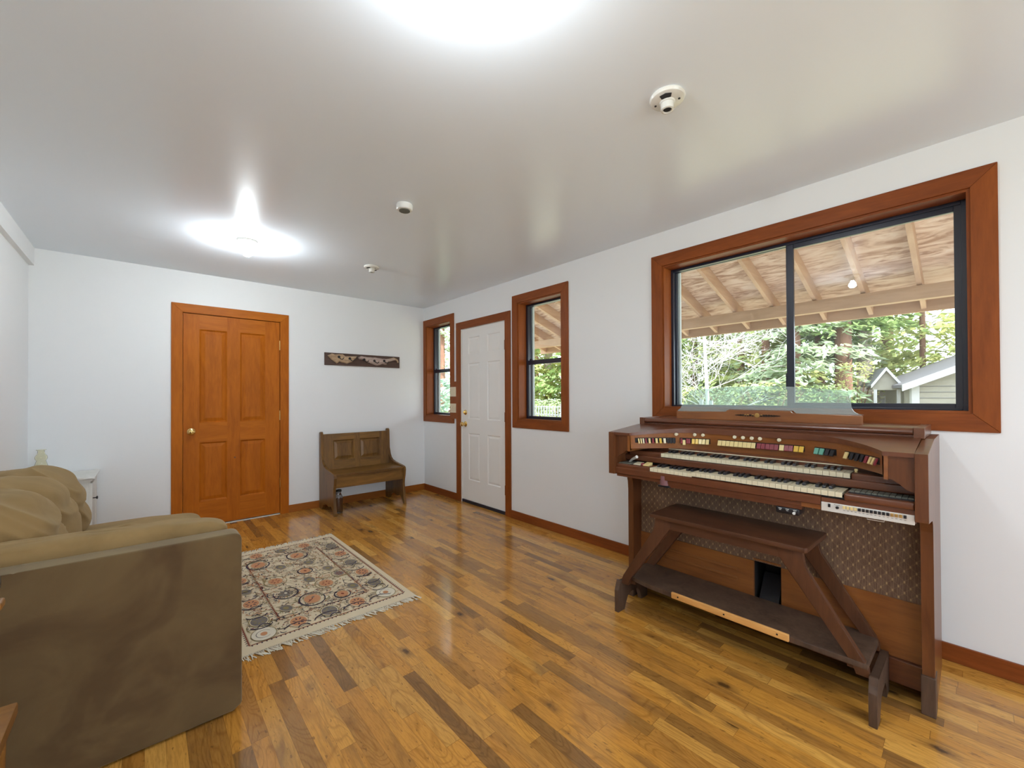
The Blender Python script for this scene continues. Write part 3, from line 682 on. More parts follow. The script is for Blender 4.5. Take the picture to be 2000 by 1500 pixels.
# key slip and underside
MB().prism([(2.095, 0.826), (2.088, 0.820), (2.088, 0.790), (2.100, 0.786), (2.112, 0.786), (2.112, 0.826)], 'Y', 0.430, 1.424, 0.0008).build('key_slip', M['walY'], O)
MB().box(2.092, 2.112, IY0, 0.428, 0.804, 0.822).build('key_slip_right', M['walY'], O)
MB().box(2.100, 2.40, IY0, IY1, 0.770, 0.790, 0.001).build('key_bed', M['walY'], O)
MB().box(2.098, 2.125, 0.431, 0.500, 0.768, 0.812, 0.001).build('apron_block', M['walL'], O)
MB().box(2.104, 2.135, 0.500, 1.165, 0.752, 0.790, 0.001).build('apron', M['walY'], O)
jb = MB().box(2.103, 2.19, 0.508, 0.598, 0.722, 0.7515, 0.008, seg=3).build('jack_box', M['blackp'], O, smooth='auto')
mb = MB()
for y in (0.525, 0.553, 0.58): mb.box(2.1015, 2.104, y-0.006, y+0.006, 0.743, 0.745); mb.box(2.1015, 2.104, y-0.004, y+0.004, 0.737, 0.7385)
mb.lathe([(0, 0), (0.006, 0), (0.006, -0.003), (0, -0.003)], (2.104, 0.528, 0.731), 'X', 12, cap=False); mb.build('jack_lettering', M['detwhite'], jb)
kn = MB().lathe([(0, -0.026), (0.024, -0.026), (0.024, 0.024), (0, 0.024)], (2.109, 1.127, 0.786), 'Z', 20, cap=False).build('knee_switch', M['mauve'], O, smooth='auto')
MB().box(2.095, 2.16, 1.094, 1.160, 0.748, 0.759, 0.003).build('knee_switch_foot', M['blackp'], kn)
# rhythm unit
ru = MB().box(2.088, 2.18, IY0+0.002, 0.428, 0.768, 0.804, 0.0015).build('rhythm_unit', M['alu'], O)
by = 0.353; bw = 0.0118
for i in range(16):
    c = 'cream' if i < 4 else ('blackp' if i < 12 else ('gold' if i < 15 else 'blackp'))
    MB().box(2.082, 2.090, by-0.0042-0.000, by+0.0042, 0.7885, 0.8000, 0.001).build('rhythm_button', M[c], ru); by -= bw
MB().box(2.084, 2.09, 0.397, 0.405, 0.786, 0.800, 0.001).build('power_switch', M['blackp'], ru)
MB().lathe([(0, 0), (0.006, 0), (0.005, -0.007), (0, -0.007)], (2.088, 0.375, 0.789), 'X', 14, cap=False).build('tempo_knob', M['blackp'], ru)
mb = MB(); random.seed(4)
for i in range(16): mb.box(2.0872, 2.0885, 0.353-i*bw-0.003, 0.353-i*bw+0.003, 0.781, 0.7825); 
mb.box(2.0872, 2.0885, 0.367, 0.386, 0.7985, 0.8); mb.build('printed_marks', M['greyp'], ru)
MB().tube([(2.10, 0.285, 0.768), (2.10, 0.285, 0.760), (2.10, 0.235, 0.760), (2.10, 0.235, 0.768)], 0.0015, 6).build('wire_hook', M['alu'], O)
# lower body
MB().box(2.368, 2.378, IY0, IY1, 0.385, 0.770).build('grille_cloth', M['grille'], O)
PX0, PX1 = 2.362, 2.38
mb = MB()
mb.box(PX0, PX1, IY0, 0.650, 0.140, 0.385); mb.box(PX0, PX1, 0.775, IY1, 0.140, 0.385); mb.box(PX0, PX1, 0.650, 0.775, 0.140, 0.163); mb.box(PX0, PX1, 0.650, 0.775, 0.392, 0.400)
for z in (0.272, 0.318): mb.box(PX0-0.004, PX0, 0.850, 1.262, z-0.008, z+0.006, 0.003)
mb.build('lower_panel', M['walL'], O)
bx_ = MB(); bx_.box(2.38, 2.56, 0.645, 0.650, 0.16, 0.39); bx_.box(2.38, 2.56, 0.775, 0.780, 0.16, 0.39); bx_.box(2.555, 2.56, 0.65, 0.775, 0.16, 0.39); bx_.box(2.38, 2.56, 0.65, 0.775, 0.158, 0.163); bx_.box(2.38, 2.56, 0.65, 0.775, 0.392, 0.396)
bx_.build('pedal_well', M['dark'], O)
pd = MB().prism([(2.372, 0.172), (2.385, 0.168), (2.48, 0.30), (2.468, 0.308)], 'Y', 0.668, 0.757, 0.003).build('expression_pedal', M['blackp'], O)
MB().box(2.362, 2.385, 0.66, 0.765, 0.164, 0.172, 0.002).build('pedal_hinge', M['iron'], O)
MB().box(2.346, 2.375, IY0, IY1, 0.040, 0.138, 0.003).build('kick_board', M['walY'], O)
# music rail, ornament and glass desk
mb = MB()
mb.prism([(0.352, 1.103), (1.252, 1.103), (1.252, 1.146), (0.966, 1.148), (0.956, 1.151), (0.950, 1.160), (0.640, 1.160), (0.634, 1.151), (0.624, 1.148), (0.352, 1.146)], 'X', 2.50, 2.522, 0.0015)
mb.build('music_rail', M['walL'], O)
mb = MB()
mb.lathe([(0, 0), (0.0125, 0), (0.0125, -0.003), (0.0085, -0.0035), (0.0085, -0.002), (0.0045, -0.002), (0.0045, -0.005), (0, -0.005)], (2.50, 0.795, 1.134), 'X', 24, cap=False, mat=M['gold'])
for sg in (1, -1):
    for i, (dy, r) in enumerate(((0.020, 0.006), (0.033, 0.0055), (0.045, 0.006), (0.058, 0.006), (0.070, 0.0055), (0.082, 0.005), (0.094, 0.0035), (0.104, 0.0025))):
        y = 0.795+sg*dy
        mb.tube([(2.498, y-0.006*sg, 1.134-0.002), (2.497, y, 1.134+r*0.7), (2.498, y+0.007*sg, 1.134-0.001)], r*0.42, 6, mat=M['gold'] if (sg == 1 and i in (2, 3)) or i == 0 else M['orndark'])
        mb.tube([(2.498, y-0.006*sg, 1.134+0.001), (2.497, y, 1.134-r*0.8), (2.498, y+0.007*sg, 1.134+0.001)], r*0.42, 6, mat=M['orndark'])
mb.build('gilt_ornament', None, O)
gp = [(0.350, 1.149), (0.372, 1.153), (0.388, 1.163), (0.398, 1.180), (0.404, 1.215), (0.402, 1.262)]
top = [(0.402+(1.198-0.402)*i/24, 1.262+(1.278-1.262)*i/24+0.026*math.sin(PI*(i/24))) for i in range(1, 24)]
gp += top + [(1.198, 1.278), (1.212, 1.250), (1.236, 1.190), (1.246, 1.163), (1.262, 1.152)]
gp += [(1.258, 1.1485), (0.97, 1.1485), (0.955, 1.1625), (0.635, 1.1625), (0.62, 1.1485)]
mb = MB(); mb.prism(gp, 'X', 2.530, 2.536)
sh = Matrix.Identity(4); sh[0][2] = 0.42; 
mb.rot(Matrix.Translation((-0.42*1.148, 0, 0)) @ sh)
mb.build('glass_music_desk', M['deskglass'], O)
MB().box(2.522, 2.545, 0.36, 1.245, 1.103, 1.147, 0.001).build('desk_ledge', M['walY'], O)

# ============================================================ ORGAN BENCH
B_ = thing('organ_bench', (2.2, 0.825, 0), 'dark walnut organ bench with splayed legs and a low shelf, in front of the organ', 'bench')
tp = [(2.046, 0.478), (2.060, 0.470), (2.355, 0.462), (2.357, 0.470), (2.357, 1.176), (2.345, 1.182), (2.275, 1.184), (2.048, 1.182)]
MB().prism(tp, 'Z', 0.585, 0.607, 0.004).build('seat', M['benchY'], B_, smooth='auto')
MB().box(2.066, 2.088, 0.56, 1.09, 0.538, 0.586, 0.001).build('front_rail', M['benchY'], B_)
MB().box(2.318, 2.338, 0.56, 1.09, 0.538, 0.586, 0.001).build('rear_rail', M['benchY'], B_)
legL = [(1.160, 0.585), (1.162, 0.535), (1.170, 0.510), (1.360, 0.215), (1.370, 0.190), (1.373, 0.160), (1.330, 0.160), (1.318, 0.205), (1.075, 0.538), (1.066, 0.585)]
legR = [(1.650-y, z) for y, z in legL]
for x0, x1 in ((2.064, 2.092), (2.316, 2.342)):
    MB().prism(legL, 'X', x0, x1, 0.003).build('leg', M['benchZ'], B_, smooth='auto')
    MB().prism(legR, 'X', x0, x1, 0.003).build('leg', M['benchZ'], B_, smooth='auto')
foot = [(2.030, 0.0), (2.030, 0.125), (2.044, 0.150), (2.050, 0.178), (2.062, 0.178), (2.066, 0.165), (2.335, 0.165), (2.345, 0.15), (2.345, 0.0), (2.275, 0.0), (2.262, 0.055), (2.235, 0.085), (2.16, 0.085), (2.125, 0.07), (2.105, 0.03), (2.095, 0.0)]
for a, b in ((1.372, 1.398), (0.252, 0.278)):
    f = MB().prism(foot, 'Y', a, b, 0.003).build('foot', M['scuff'], B_, smooth='auto')
shelf = [(2.062, 0.282), (2.30, 0.280), (2.345, 0.30), (2.345, 1.35), (2.30, 1.369), (2.120, 1.369), (2.085, 1.330), (2.075, 1.29), (2.062, 1.22), (2.057, 1.07), (2.057, 0.50)]
MB().prism(shelf, 'Z', 0.190, 0.212, 0.004).build('shelf', M['scuff'], B_, smooth='auto')
es = MB().box(2.044, 2.058, 0.537, 1.062, 0.192, 0.223, 0.004, seg=3).build('edge_strip', M['rawwood'], B_, smooth='auto')
es['label'] = 'pale bare wood strip screwed on the shelf edge'
for y in (1.025, 0.80, 0.58): MB().lathe([(0, 0), (0.004, 0), (0.004, -0.0015), (0, -0.0015)], (2.044, y, 0.209), 'X', 10, cap=False).build('screw', M['iron'], es)
MB().box(2.09, 2.11, 0.315, 0.35, 0.165, 0.19).build('shelf_cleat', M['benchY'], B_)
MB().box(2.09, 2.11, 1.30, 1.335, 0.165, 0.19).build('shelf_cleat', M['benchY'], B_)

# ============================================================ OAK BENCH with panelled back
K = thing('deacons_bench', (1.875, 4.7, 0), 'small brown oak bench with a two panel back against the far wall', 'bench')
sp_ = [(4.936, 0.0), (4.936, 0.842), (4.925, 0.852), (4.905, 0.856), (4.888, 0.848), (4.880, 0.83), (4.872, 0.62), (4.845, 0.545), (4.818, 0.505), (4.775, 0.478), (4.70, 0.462), (4.50, 0.440), (4.462, 0.432), (4.447, 0.418), (4.443, 0.395), (4.452, 0.335), (4.470, 0.285), (4.476, 0.235), (4.466, 0.16), (4.452, 0.08), (4.438, 0.03), (4.440, 0.0), (4.462, 0.0), (4.500, 0.055), (4.540, 0.085), (4.585, 0.085), (4.620, 0.065), (4.665, 0.08), (4.74, 0.085), (4.80, 0.055), (4.84, 0.0)]
for a, b in ((1.470, 1.497), (2.258, 2.285)): MB().prism(sp_, 'Y', 0, 1).bm.free() if False else MB().prism(sp_, 'X', a, b, 0.002).build('side_panel', M['oakZ'], K)
MB().box(1.497, 2.258, 4.462, 4.85, 0.408, 0.430, 0.003).build('seat', M['oakX'], K)
MB().box(1.497, 2.258, 4.470, 4.490, 0.285, 0.408, 0.002).build('front_apron', M['oakX'], K)
mb = MB()
panel_door(mb, 'Y', 4.862, 4.884, 1.497, 2.258, 0.428, 0.828, [(1.600, 1.842, 0.530, 0.755), (1.905, 2.150, 0.530, 0.755)], 0.012, (M['oakZ'], M['oakX']), True, 0.028)
bk = mb.build('back_panel', None, K); 
# lean the back a little
for vv in bk.data.vertices:
    zz = vv.co.z; vv.co.y += (zz-0.428)*0.10-0.028
J = thing('glass_jar', (1.556, 4.575, 0), 'grey glass jar on the floor under the oak bench', 'jar')
MB().lathe([(0, 0.004), (0.043, 0.004), (0.047, 0.012), (0.047, 0.150), (0.044, 0.175), (0.034, 0.198), (0.029, 0.206), (0.029, 0.232), (0.032, 0.236), (0.032, 0.243), (0.027, 0.243), (0.026, 0.208), (0.030, 0.196), (0.040, 0.173), (0.0435, 0.15), (0.0435, 0.016), (0.038, 0.010), (0, 0.010)], (1.556, 4.575, 0.0), 'Z', 32, cap=False).build('body', M['jar'], J, smooth='auto')
MB().lathe([(0.0325, 0.228), (0.034, 0.228), (0.034, 0.245), (0.0325, 0.247), (0.0325, 0.2285)], (1.556, 4.575, 0.0), 'Z', 32, cap=False).build('rim_band', M['iron'], J, smooth='auto')

# ============================================================ COAT RACK
C_ = thing('coat_rack', (1.99, D, 1.69), 'dark board coat rack with driftwood and black hooks on the far wall', 'coat rack')
MB().box(1.530, 2.450, D-0.020, D, 1.617, 1.760, 0.002).build('backboard', M['rackboard'], C_)
def drift(pts, mat, seed):
    """gnarled driftwood slab: rounded, uneven front"""
    mb = MB(); bm = mb.bm; y0 = D-0.020; n = len(pts); cx = sum(p[0] for p in pts)/n; cz = sum(p[1] for p in pts)/n
    dense = []
    for i in range(n):
        p, q = pts[i], pts[(i+1) % n]
        for k in range(6):
            t_ = k/6; x = p[0]+(q[0]-p[0])*t_; z = p[1]+(q[1]-p[1])*t_; r = 0.0035*noise.noise(Vector((x*40, z*40, seed)))
            dense.append((x+r, z+r))
    rings = []
    for f, yy in ((1, 0), (1, 0.008), (0.93, 0.018), (0.75, 0.026), (0.5, 0.030), (0.2, 0.031)):
        ring_ = []
        for i, (x, z) in enumerate(dense):
            # shrink toward the nearest mid-line point so long shapes keep their length
            mx = x*0.85+cx*0.15
            X = mx+(x-mx)*f; Z = None
            zs = [d_[1] for d_ in dense if abs(d_[0]-x) < 0.02]; mz = (min(zs)+max(zs))/2
            Z = mz+(z-mz)*f
            ring_.append(bm.verts.new((X, y0-yy+0.005*noise.noise(Vector((X*45, Z*45, seed+yy*9))) if yy else y0, Z)))
        rings.append(ring_)
    m_ = len(dense)
    for A, B in zip(rings, rings[1:]):
        for i in range(m_): bm.faces.new((A[i], A[(i+1) % m_], B[(i+1) % m_], B[i]))
    bm.faces.new(rings[-1]); bm.faces.new(rings[0][::-1])
    return mb.build('driftwood', mat, C_, smooth=True)
drift([(1.560, 1.725), (1.604, 1.749), (1.64, 1.742), (1.726, 1.751), (1.76, 1.726), (1.894, 1.734), (1.870, 1.70), (1.851, 1.671), (1.779, 1.640), (1.72, 1.652), (1.69, 1.66), (1.662, 1.636), (1.60, 1.68)], M['drift'], 1.0)
drift([(1.908, 1.723), (1.944, 1.740), (2.02, 1.732), (2.12, 1.733), (2.235, 1.723), (2.33, 1.728), (2.358, 1.745), (2.375, 1.728), (2.385, 1.715), (2.30, 1.69), (2.262, 1.650), (2.21, 1.655), (2.148, 1.632), (2.05, 1.66), (1.96, 1.695), (1.92, 1.700)], M['driftpink'], 7.0)
MB().tube([(2.30, D-0.03, 1.720), (2.36, D-0.036, 1.735), (2.41, D-0.032, 1.716), (2.422, D-0.03, 1.690), (2.405, D-0.03, 1.672)], [0.010, 0.013, 0.012, 0.011, 0.007], 10).build('driftwood', M['drift'], C_, smooth=True)
for i, (x, z) in enumerate(((1.679, 1.705), (1.803, 1.692), (1.975, 1.690), (2.103, 1.682), (2.228, 1.688))):
    hk = MB(); yb = D-0.048
    hk.tube([(x, yb+0.012, z+0.012), (x, yb-0.012, z+0.004), (x+0.008, yb-0.030, z-0.016), (x+0.024, yb-0.040, z-0.022), (x+0.038, yb-0.042, z-0.008), (x+0.042, yb-0.042, z+0.004)], 0.0052, 8)
    hk.lathe([(0, 0.012), (0.017, 0.012), (0.016, -0.002), (0, -0.006)], (x, yb-0.002, z+0.008), 'Y', 14, cap=False)
    hk.build('hook', M['iron'], C_, smooth='auto')

# ============================================================ WHITE CABINET and VASE
Q = thing('side_cabinet', (-0.485, 4.71, 0), 'small white painted cabinet in the far left corner behind the sofa', 'cabinet')
MB().box(-0.665, -0.320, 4.505, 4.925, 0.03, 0.600, 0.002).build('body', M['cabwhite'], Q)
cp = [(4.455, 0.646), (4.935, 0.646), (4.935, 0.628), (4.925, 0.610), (4.91, 0.600), (4.52, 0.600), (4.497, 0.605), (4.475, 0.620), (4.462, 0.632)]
mb = MB(); mb.box(-0.683, -0.284, 4.470, 4.935, 0.632, 0.646, 0.002); mb.box(-0.672, -0.300, 4.490, 4.930, 0.614, 0.632, 0.002); mb.box(-0.668, -0.312, 4.500, 4.928, 0.598, 0.614, 0.002)
mb.build('top', M['cabwhite'], Q)
mb = MB(); panel_door(mb, 'X', -0.302, -0.320, 4.512, 4.918, 0.05, 0.594, [(4.575, 4.855, 0.11, 0.54)], 0.007, (None, None), False)
dr = mb.build('door', M['cabwhite'], Q)
MB().lathe([(0, 0), (0.004, 0), (0.004, 0.016), (0.012, 0.022), (0.0125, 0.026), (0.006, 0.029), (0, 0.029)], (-0.302, 4.545, 0.475), 'X', 16, cap=False).build('door_knob', M['iron'], dr, smooth='auto')
mb = MB(); mb.box(-0.655, -0.565, 4.500, 4.505, 0.05, 0.585, 0.001); mb.box(-0.420, -0.330, 4.500, 4.505, 0.05, 0.585, 0.001); mb.build('side_stile', M['cabwhite'], Q)
for a in (-0.66, -0.36):
    for b in (4.51, 4.885): MB().box(a, a+0.035, b, b+0.035, 0, 0.03).build('foot', M['cabwhite'], Q)
V = thing('glass_vase', (-0.586, 4.69, 0.646), 'clear glass vase with a ringed neck on the white cabinet', 'vase')
pr = [(0, 0.002), (0.045, 0.002), (0.048, 0.010), (0.045, 0.050), (0.036, 0.090), (0.028, 0.122), (0.026, 0.130), (0.032, 0.142), (0.034, 0.155), (0.030, 0.168), (0.0215, 0.180), (0.019, 0.198), (0.020, 0.206), (0.0265, 0.210), (0.0265, 0.214)]
inn = [(r-0.003, h) for r, h in pr[::-1][0:-2]] + [(0.04, 0.007), (0, 0.007)]
MB().lathe([(r, h+0.646) for r, h in pr+inn], (-0.586, 4.69, 0), 'Z', 32, cap=False).build('body', M['vase'], V, smooth='auto')

# ============================================================ SOFA
SO = thing('sofa', (-0.2, 2.7, 0), 'olive brown microsuede sofa seen from its arm end, beside the left wall', 'sofa')
def wr(p, amp, f=(3, 9, 9), seed=0.0):
    n1 = noise.noise(Vector((p.x*f[0]+seed, p.y*f[1], p.z*f[2])))
    n2 = noise.noise(Vector((p.x*f[0]*2.3+seed, p.y*f[1]*2.1, p.z*f[2]*2.2+seed)))
    return amp*((1-abs(n1)*2.2)*0.9+n2*0.55)
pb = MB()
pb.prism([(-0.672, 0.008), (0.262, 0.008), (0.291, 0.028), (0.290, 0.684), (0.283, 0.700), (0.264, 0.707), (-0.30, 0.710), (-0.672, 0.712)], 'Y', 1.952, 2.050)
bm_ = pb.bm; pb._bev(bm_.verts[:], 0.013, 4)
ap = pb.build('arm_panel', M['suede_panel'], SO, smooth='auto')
MB().box(-0.660, 0.255, 2.045, 2.195, 0.012, 0.640, 0.025, seg=4).build('arm', M['suede'], SO, smooth='auto')
def padfn(p, q):
    z = p.z
    z += 0.010*(p.x < 0)*min(1, -p.x*2) - 0.012*max(0, q.x)**4
    d_ = wr(Vector((p.x*1.0+p.z*2.2, p.y, p.z*0.7)), 0.009, (8, 5, 8), 3.0)
    p = Vector((p.x, p.y-(0.0 if abs(q.y) < 0.2 else d_*math.copysign(1, -q.y)*-0.8), z+d_*(0.7 if q.z > 0 else 0)))
    return p
MB().sell((-0.195, 2.128, 0.694), (0.455, 0.080, 0.060), 0.55, 0.28, 160, 36, padfn).build('arm_cushion', M['suede'], SO, smooth=True)
MB().box(-0.660, 0.235, 2.195, 3.49, 0.012, 0.355, 0.02, seg=3).build('base', M['suede'], SO, smooth='auto')
MB().box(-0.676, -0.560, 2.195, 3.49, 0.012, 0.735, 0.03, seg=4).build('back_frame', M['suede'], SO, smooth='auto')
def seatfn(sd):
    def f(p, q):
        if q.z > 0: p = Vector((p.x, p.y, p.z+wr(p, 0.006, (2.2, 3.5, 2), sd)+0.02*(1-min(1, q.x*q.x+q.y*q.y))))
        return p
    return f
for a, b, sd in ((2.200, 2.825, 1.0), (2.825, 3.505, 5.0)):
    MB().sell((-0.155, (a+b)/2, 0.434), (0.430, (b-a)/2, 0.070), 0.5, 0.22, 120, 30, seatfn(sd)).build('seat_cushion', M['suede'], SO, smooth=True)
def backfn(sd, cy):
    def f(p, q):
        # plump top that slumps forward, with gathered folds
        x, y, z = p
        z += 0.012*math.cos((y-cy)*6)
        x += 0.06*max(0.0, -q.z)*0.7 - 0.02*q.z
        k = Vector((x+0.35*z, y*0.55, z-0.3*x))
        r_ = math.hypot(x+0.62, z-0.42); th = math.atan2(z-0.42, x+0.62)
        w1 = noise.noise(Vector((r_*26+sd, th*1.6, y*2.5))); w2 = noise.noise(Vector((r_*11-sd, th*1.1+3, y*2.0)))
        d_ = 0.016*(1-abs(w1)*2.5)+0.014*w2
        d2 = 0.012*max(0, noise.noise(Vector((x*3.5+sd, y*2, z*5.0-x*3))))
        nrm = Vector((q.x, q.y, q.z)).normalized()
        return Vector((x, y, z))+nrm*(d_-d2)
    return f
for cy, sd, dx, dz in ((2.420, 11.0, 0.0, -0.005), (2.820, 4.0, -0.005, -0.005), (3.235, 8.0, -0.005, -0.010)):
    MB().sell((-0.430+dx, cy, 0.684+dz), (0.182, 0.235, 0.200), 0.78, 0.55, 150, 110, backfn(sd, cy)).build('back_cushion', M['suede'], SO, smooth=True)

# ============================================================ RUG
RX0, RX1, RY0, RY1 = 0.345, 1.266, 2.335, 3.880
RG = thing('area_rug', ((RX0+RX1)/2, (RY0+RY1)/2, 0), 'cream patterned rug with rust medallions and fringed ends on the floor', 'rug')
rc = {k: paint('rug_'+k, c, 0.95, 0.35, 0.1) for k, c in dict(cream=(0.72, 0.60, 0.42), tan=(0.50, 0.38, 0.24), salmon=(0.56, 0.27, 0.14), grey=(0.20, 0.17, 0.15), navy=(0.045, 0.035, 0.055), olive=(0.27, 0.215, 0.10), rust=(0.22, 0.06, 0.04), pale=(0.74, 0.67, 0.54)).items()}
mb = MB(); random.seed(11)
mb.box(RX0, RX1, RY0, RY1, 0.0, 0.0058, mat=rc['cream'])
zc = [0.0059]
def nz(): zc[0] += 0.0000012; return zc[0]
def disc(x, y, a, b, col, rot=0.0, n=20, jag=0.0):
    z = nz(); vs = []
    for i in range(n):
        t_ = 2*PI*i/n; r = 1+jag*math.sin(t_*n/2*1.0)
        u, v = a*r*math.cos(t_), b*r*math.sin(t_)
        vs.append(mb.bm.verts.new((x+u*math.cos(rot)-v*math.sin(rot), y+u*math.sin(rot)+v*math.cos(rot), z)))
    mb.bm.faces.new(vs).material_index = mb.mi(rc[col])
def ribbon(pts, w, col):
    z = nz(); k = mb.mi(rc[col])
    L_ = []
    for i, p in enumerate(pts):
        a = Vector(pts[max(0, i-1)]); b = Vector(pts[min(len(pts)-1, i+1)]); d_ = (b-a); d_ = d_.normalized() if d_.length else Vector((1, 0)); n_ = Vector((-d_.y, d_.x))
        ww = w*(0.5+0.5*math.sin(PI*min(1, max(0, (i+0.6)/len(pts))))) if len(pts) > 2 else w
        L_.append(((p[0]+n_.x*ww/2, p[1]+n_.y*ww/2, z), (p[0]-n_.x*ww/2, p[1]-n_.y*ww/2, z)))
    for A, B in zip(L_, L_[1:]): mb.quad(A[0], B[0], B[1], A[1]); mb.bm.faces.ensure_lookup_table(); mb.bm.faces[-1].material_index = k
def arc(x, y, r1, r2, a0, a1, w, col, n=16): ribbon([(x+r1*math.cos(a0+(a1-a0)*i/n), y+r2*math.sin(a0+(a1-a0)*i/n)) for i in range(n+1)], w, col)
def seg(x0, y0, x1, y1, w, col): ribbon([(x0, y0), (x1, y1)], w, col)
OX0, OX1, OYa, OYb = 0.390, 1.224, 2.416, 3.812; NX0, NX1, NYa, NYb = 0.562, 1.058, 2.585, 3.645
for (a, b, c, e) in ((OX0, OX1, OYa, OYb), (NX0, NX1, NYa, NYb)):
    for q in ((a, c, b, c), (b, c, b, e), (b, e, a, e), (a, e, a, c)): seg(*q, 0.014, 'tan'); seg(*q, 0.006, 'rust'); 
    for (ax, ay, bx2, by2) in ((a, c, b, c), (b, c, b, e), (b, e, a, e), (a, e, a, c)):
        s_in = 0.006 if a == OX0 else -0.004
        n_ = int(math.hypot(bx2-ax, by2-ay)/0.021)
        for i in range(n_):
            t_ = (i+0.5)/n_; x = ax+(bx2-ax)*t_; y = ay+(by2-ay)*t_; hor = abs(by2-ay) < 1e-6
            ox = 0 if hor else (1 if ax > 0.8 else -1); oy = 0 if not hor else (-1 if ay < 3 else 1)
            disc(x+ox*0.008, y+oy*0.008, 0.0042 if hor else 0.006, 0.006 if hor else 0.0042, 'navy', n=6)
# small scattered stitches and vines
for i in range(2100):
    x = random.uniform(OX0+0.02, OX1-0.02); y = random.uniform(OYa+0.02, OYb-0.02); a = random.uniform(0, 6.28)
    k = random.random()
    if k < 0.45: disc(x, y, random.uniform(0.006, 0.015), random.uniform(0.002, 0.005), random.choice(['olive', 'grey', 'salmon', 'tan', 'navy', 'rust']), a, 8)
    elif k < 0.85: arc(x, y, random.uniform(0.012, 0.034), random.uniform(0.012, 0.04), a, a+random.uniform(1.5, 4.2), random.choice([0.003, 0.004, 0.006]), random.choice(['tan', 'olive', 'grey', 'tan', 'navy', 'salmon']), 10)
    else: disc(x, y, 0.005, 0.005, random.choice(['rust', 'grey', 'navy', 'salmon']), a, 7)
ell = [('s1', 0.889, 3.539), ('s1', 0.624, 3.53), ('s1', 0.768, 2.717), ('s2', 0.854, 3.189), ('g', 0.739, 3.376), ('g', 0.834, 3.019), ('g', 1.02, 2.728), ('g', 0.990, 3.13), ('g', 0.916, 3.334), ('f', 0.665, 2.908), ('o1', 0.656, 3.139), ('o1', 0.902, 2.885), ('o2', 1.02, 2.985), ('o', 1.155, 3.572), ('s', 1.155, 3.349), ('o', 1.152, 3.123), ('s', 1.150, 2.899), ('o', 1.145, 2.681), ('c', 1.14, 2.496), ('s', 0.961, 2.498), ('s', 0.635, 2.498), ('o', 0.472, 2.644), ('c', 0.466, 2.486), ('s', 0.475, 2.894), ('g', 0.478, 3.096), ('s', 0.991, 3.735), ('s', 0.648, 3.735), ('s', 0.475, 3.30), ('o', 0.473, 3.52), ('o', 0.80, 2.50), ('g', 0.82, 3.735), ('g', 0.62, 2.70), ('s2', 0.93, 2.66)]
for k, x, y in ell:
    if k == 's1':
        arc(x, y, 0.070, 0.092, random.uniform(0, 6), 0.4+6.0, 0.009, 'navy', 26); arc(x, y, 0.070, 0.092, 0.5, 5.6, 0.009, 'navy', 26)
        disc(x, y, 0.048, 0.066, 'tan'); disc(x, y, 0.044, 0.061, 'salmon', jag=0.03, n=28)
        ribbon([(x-0.03, y-0.03), (x, y), (x+0.012, y+0.03)], 0.007, 'rust'); disc(x+0.01, y+0.02, 0.012, 0.008, 'grey', 0.6, 8); disc(x-0.015, y-0.01, 0.010, 0.006, 'rust', 1.9, 8)
    elif k == 's2': arc(x, y, 0.046, 0.058, 1.0, 6.9, 0.008, 'navy', 22); disc(x, y, 0.032, 0.044, 'salmon', n=24); disc(x, y, 0.008, 0.014, 'rust', 0.3, 8)
    elif k == 'g': disc(x, y, 0.034, 0.050, 'tan', 0.3); disc(x, y, 0.029, 0.044, 'grey', 0.3, 24, 0.08); disc(x, y, 0.012, 0.02, 'olive', 0.3); arc(x, y, 0.015, 0.02, 0, 5, 0.003, 'olive', 10)
    elif k == 'f':
        arc(x, y, 0.068, 0.082, 2.6, 7.4, 0.008, 'navy', 24)
        for i in range(9):
            a = 2*PI*i/9; disc(x+0.026*math.cos(a), y+0.032*math.sin(a), 0.020, 0.008, 'grey', a, 10)
        disc(x, y, 0.008, 0.01, 'pale', n=10)
    elif k in ('o1', 'o2'):
        r = 1.0 if k == 'o1' else 0.72
        arc(x, y, 0.066*r, 0.086*r, 0, 6.2, 0.006, 'olive', 30); disc(x, y, 0.044*r, 0.060*r, 'tan'); disc(x, y, 0.039*r, 0.053*r, 'salmon' if k == 'o1' else 'grey', 0.2, 24, 0.03)
        for i in range(6):
            a = i*1.05; disc(x+0.02*r*math.cos(a), y+0.026*r*math.sin(a), 0.009, 0.005, 'rust', a, 8)
    elif k in ('o', 's'):
        disc(x, y, 0.050, 0.068, 'tan' if k == 's' else 'olive'); disc(x, y, 0.045, 0.062, 'cream'); disc(x, y, 0.041, 0.056, 'salmon' if k == 's' else 'grey', n=26, jag=0.03)
        for i in range(7):
            a = i*0.9; disc(x+0.022*math.cos(a), y+0.029*math.sin(a), 0.010, 0.004, 'navy' if k == 's' else 'olive', a, 8)
        arc(x+0.01, y-0.085, 0.03, 0.035, 0.2, 2.8, 0.009, 'navy', 12)
    else: disc(x, y, 0.060, 0.070, 'olive'); disc(x, y, 0.056, 0.066, 'pale'); arc(x, y, 0.035, 0.04, 0.5, 5.5, 0.004, 'grey'); disc(x, y, 0.016, 0.02, 'salmon')
for x in [0.55+0.155*i for i in range(4)]: arc(x+0.07, OYa+0.02, 0.07, 0.055, 0.3, 2.8, 0.009, 'navy', 16)
for i in range(9): arc(1.145, 2.60+0.135*i, 0.055, 0.05, 3.4, 5.9, 0.009, 'navy', 14); arc(0.475, 2.60+0.135*i, 0.055, 0.05, 3.4, 5.9, 0.009, 'navy', 14)
mb.build('pile', None, RG)
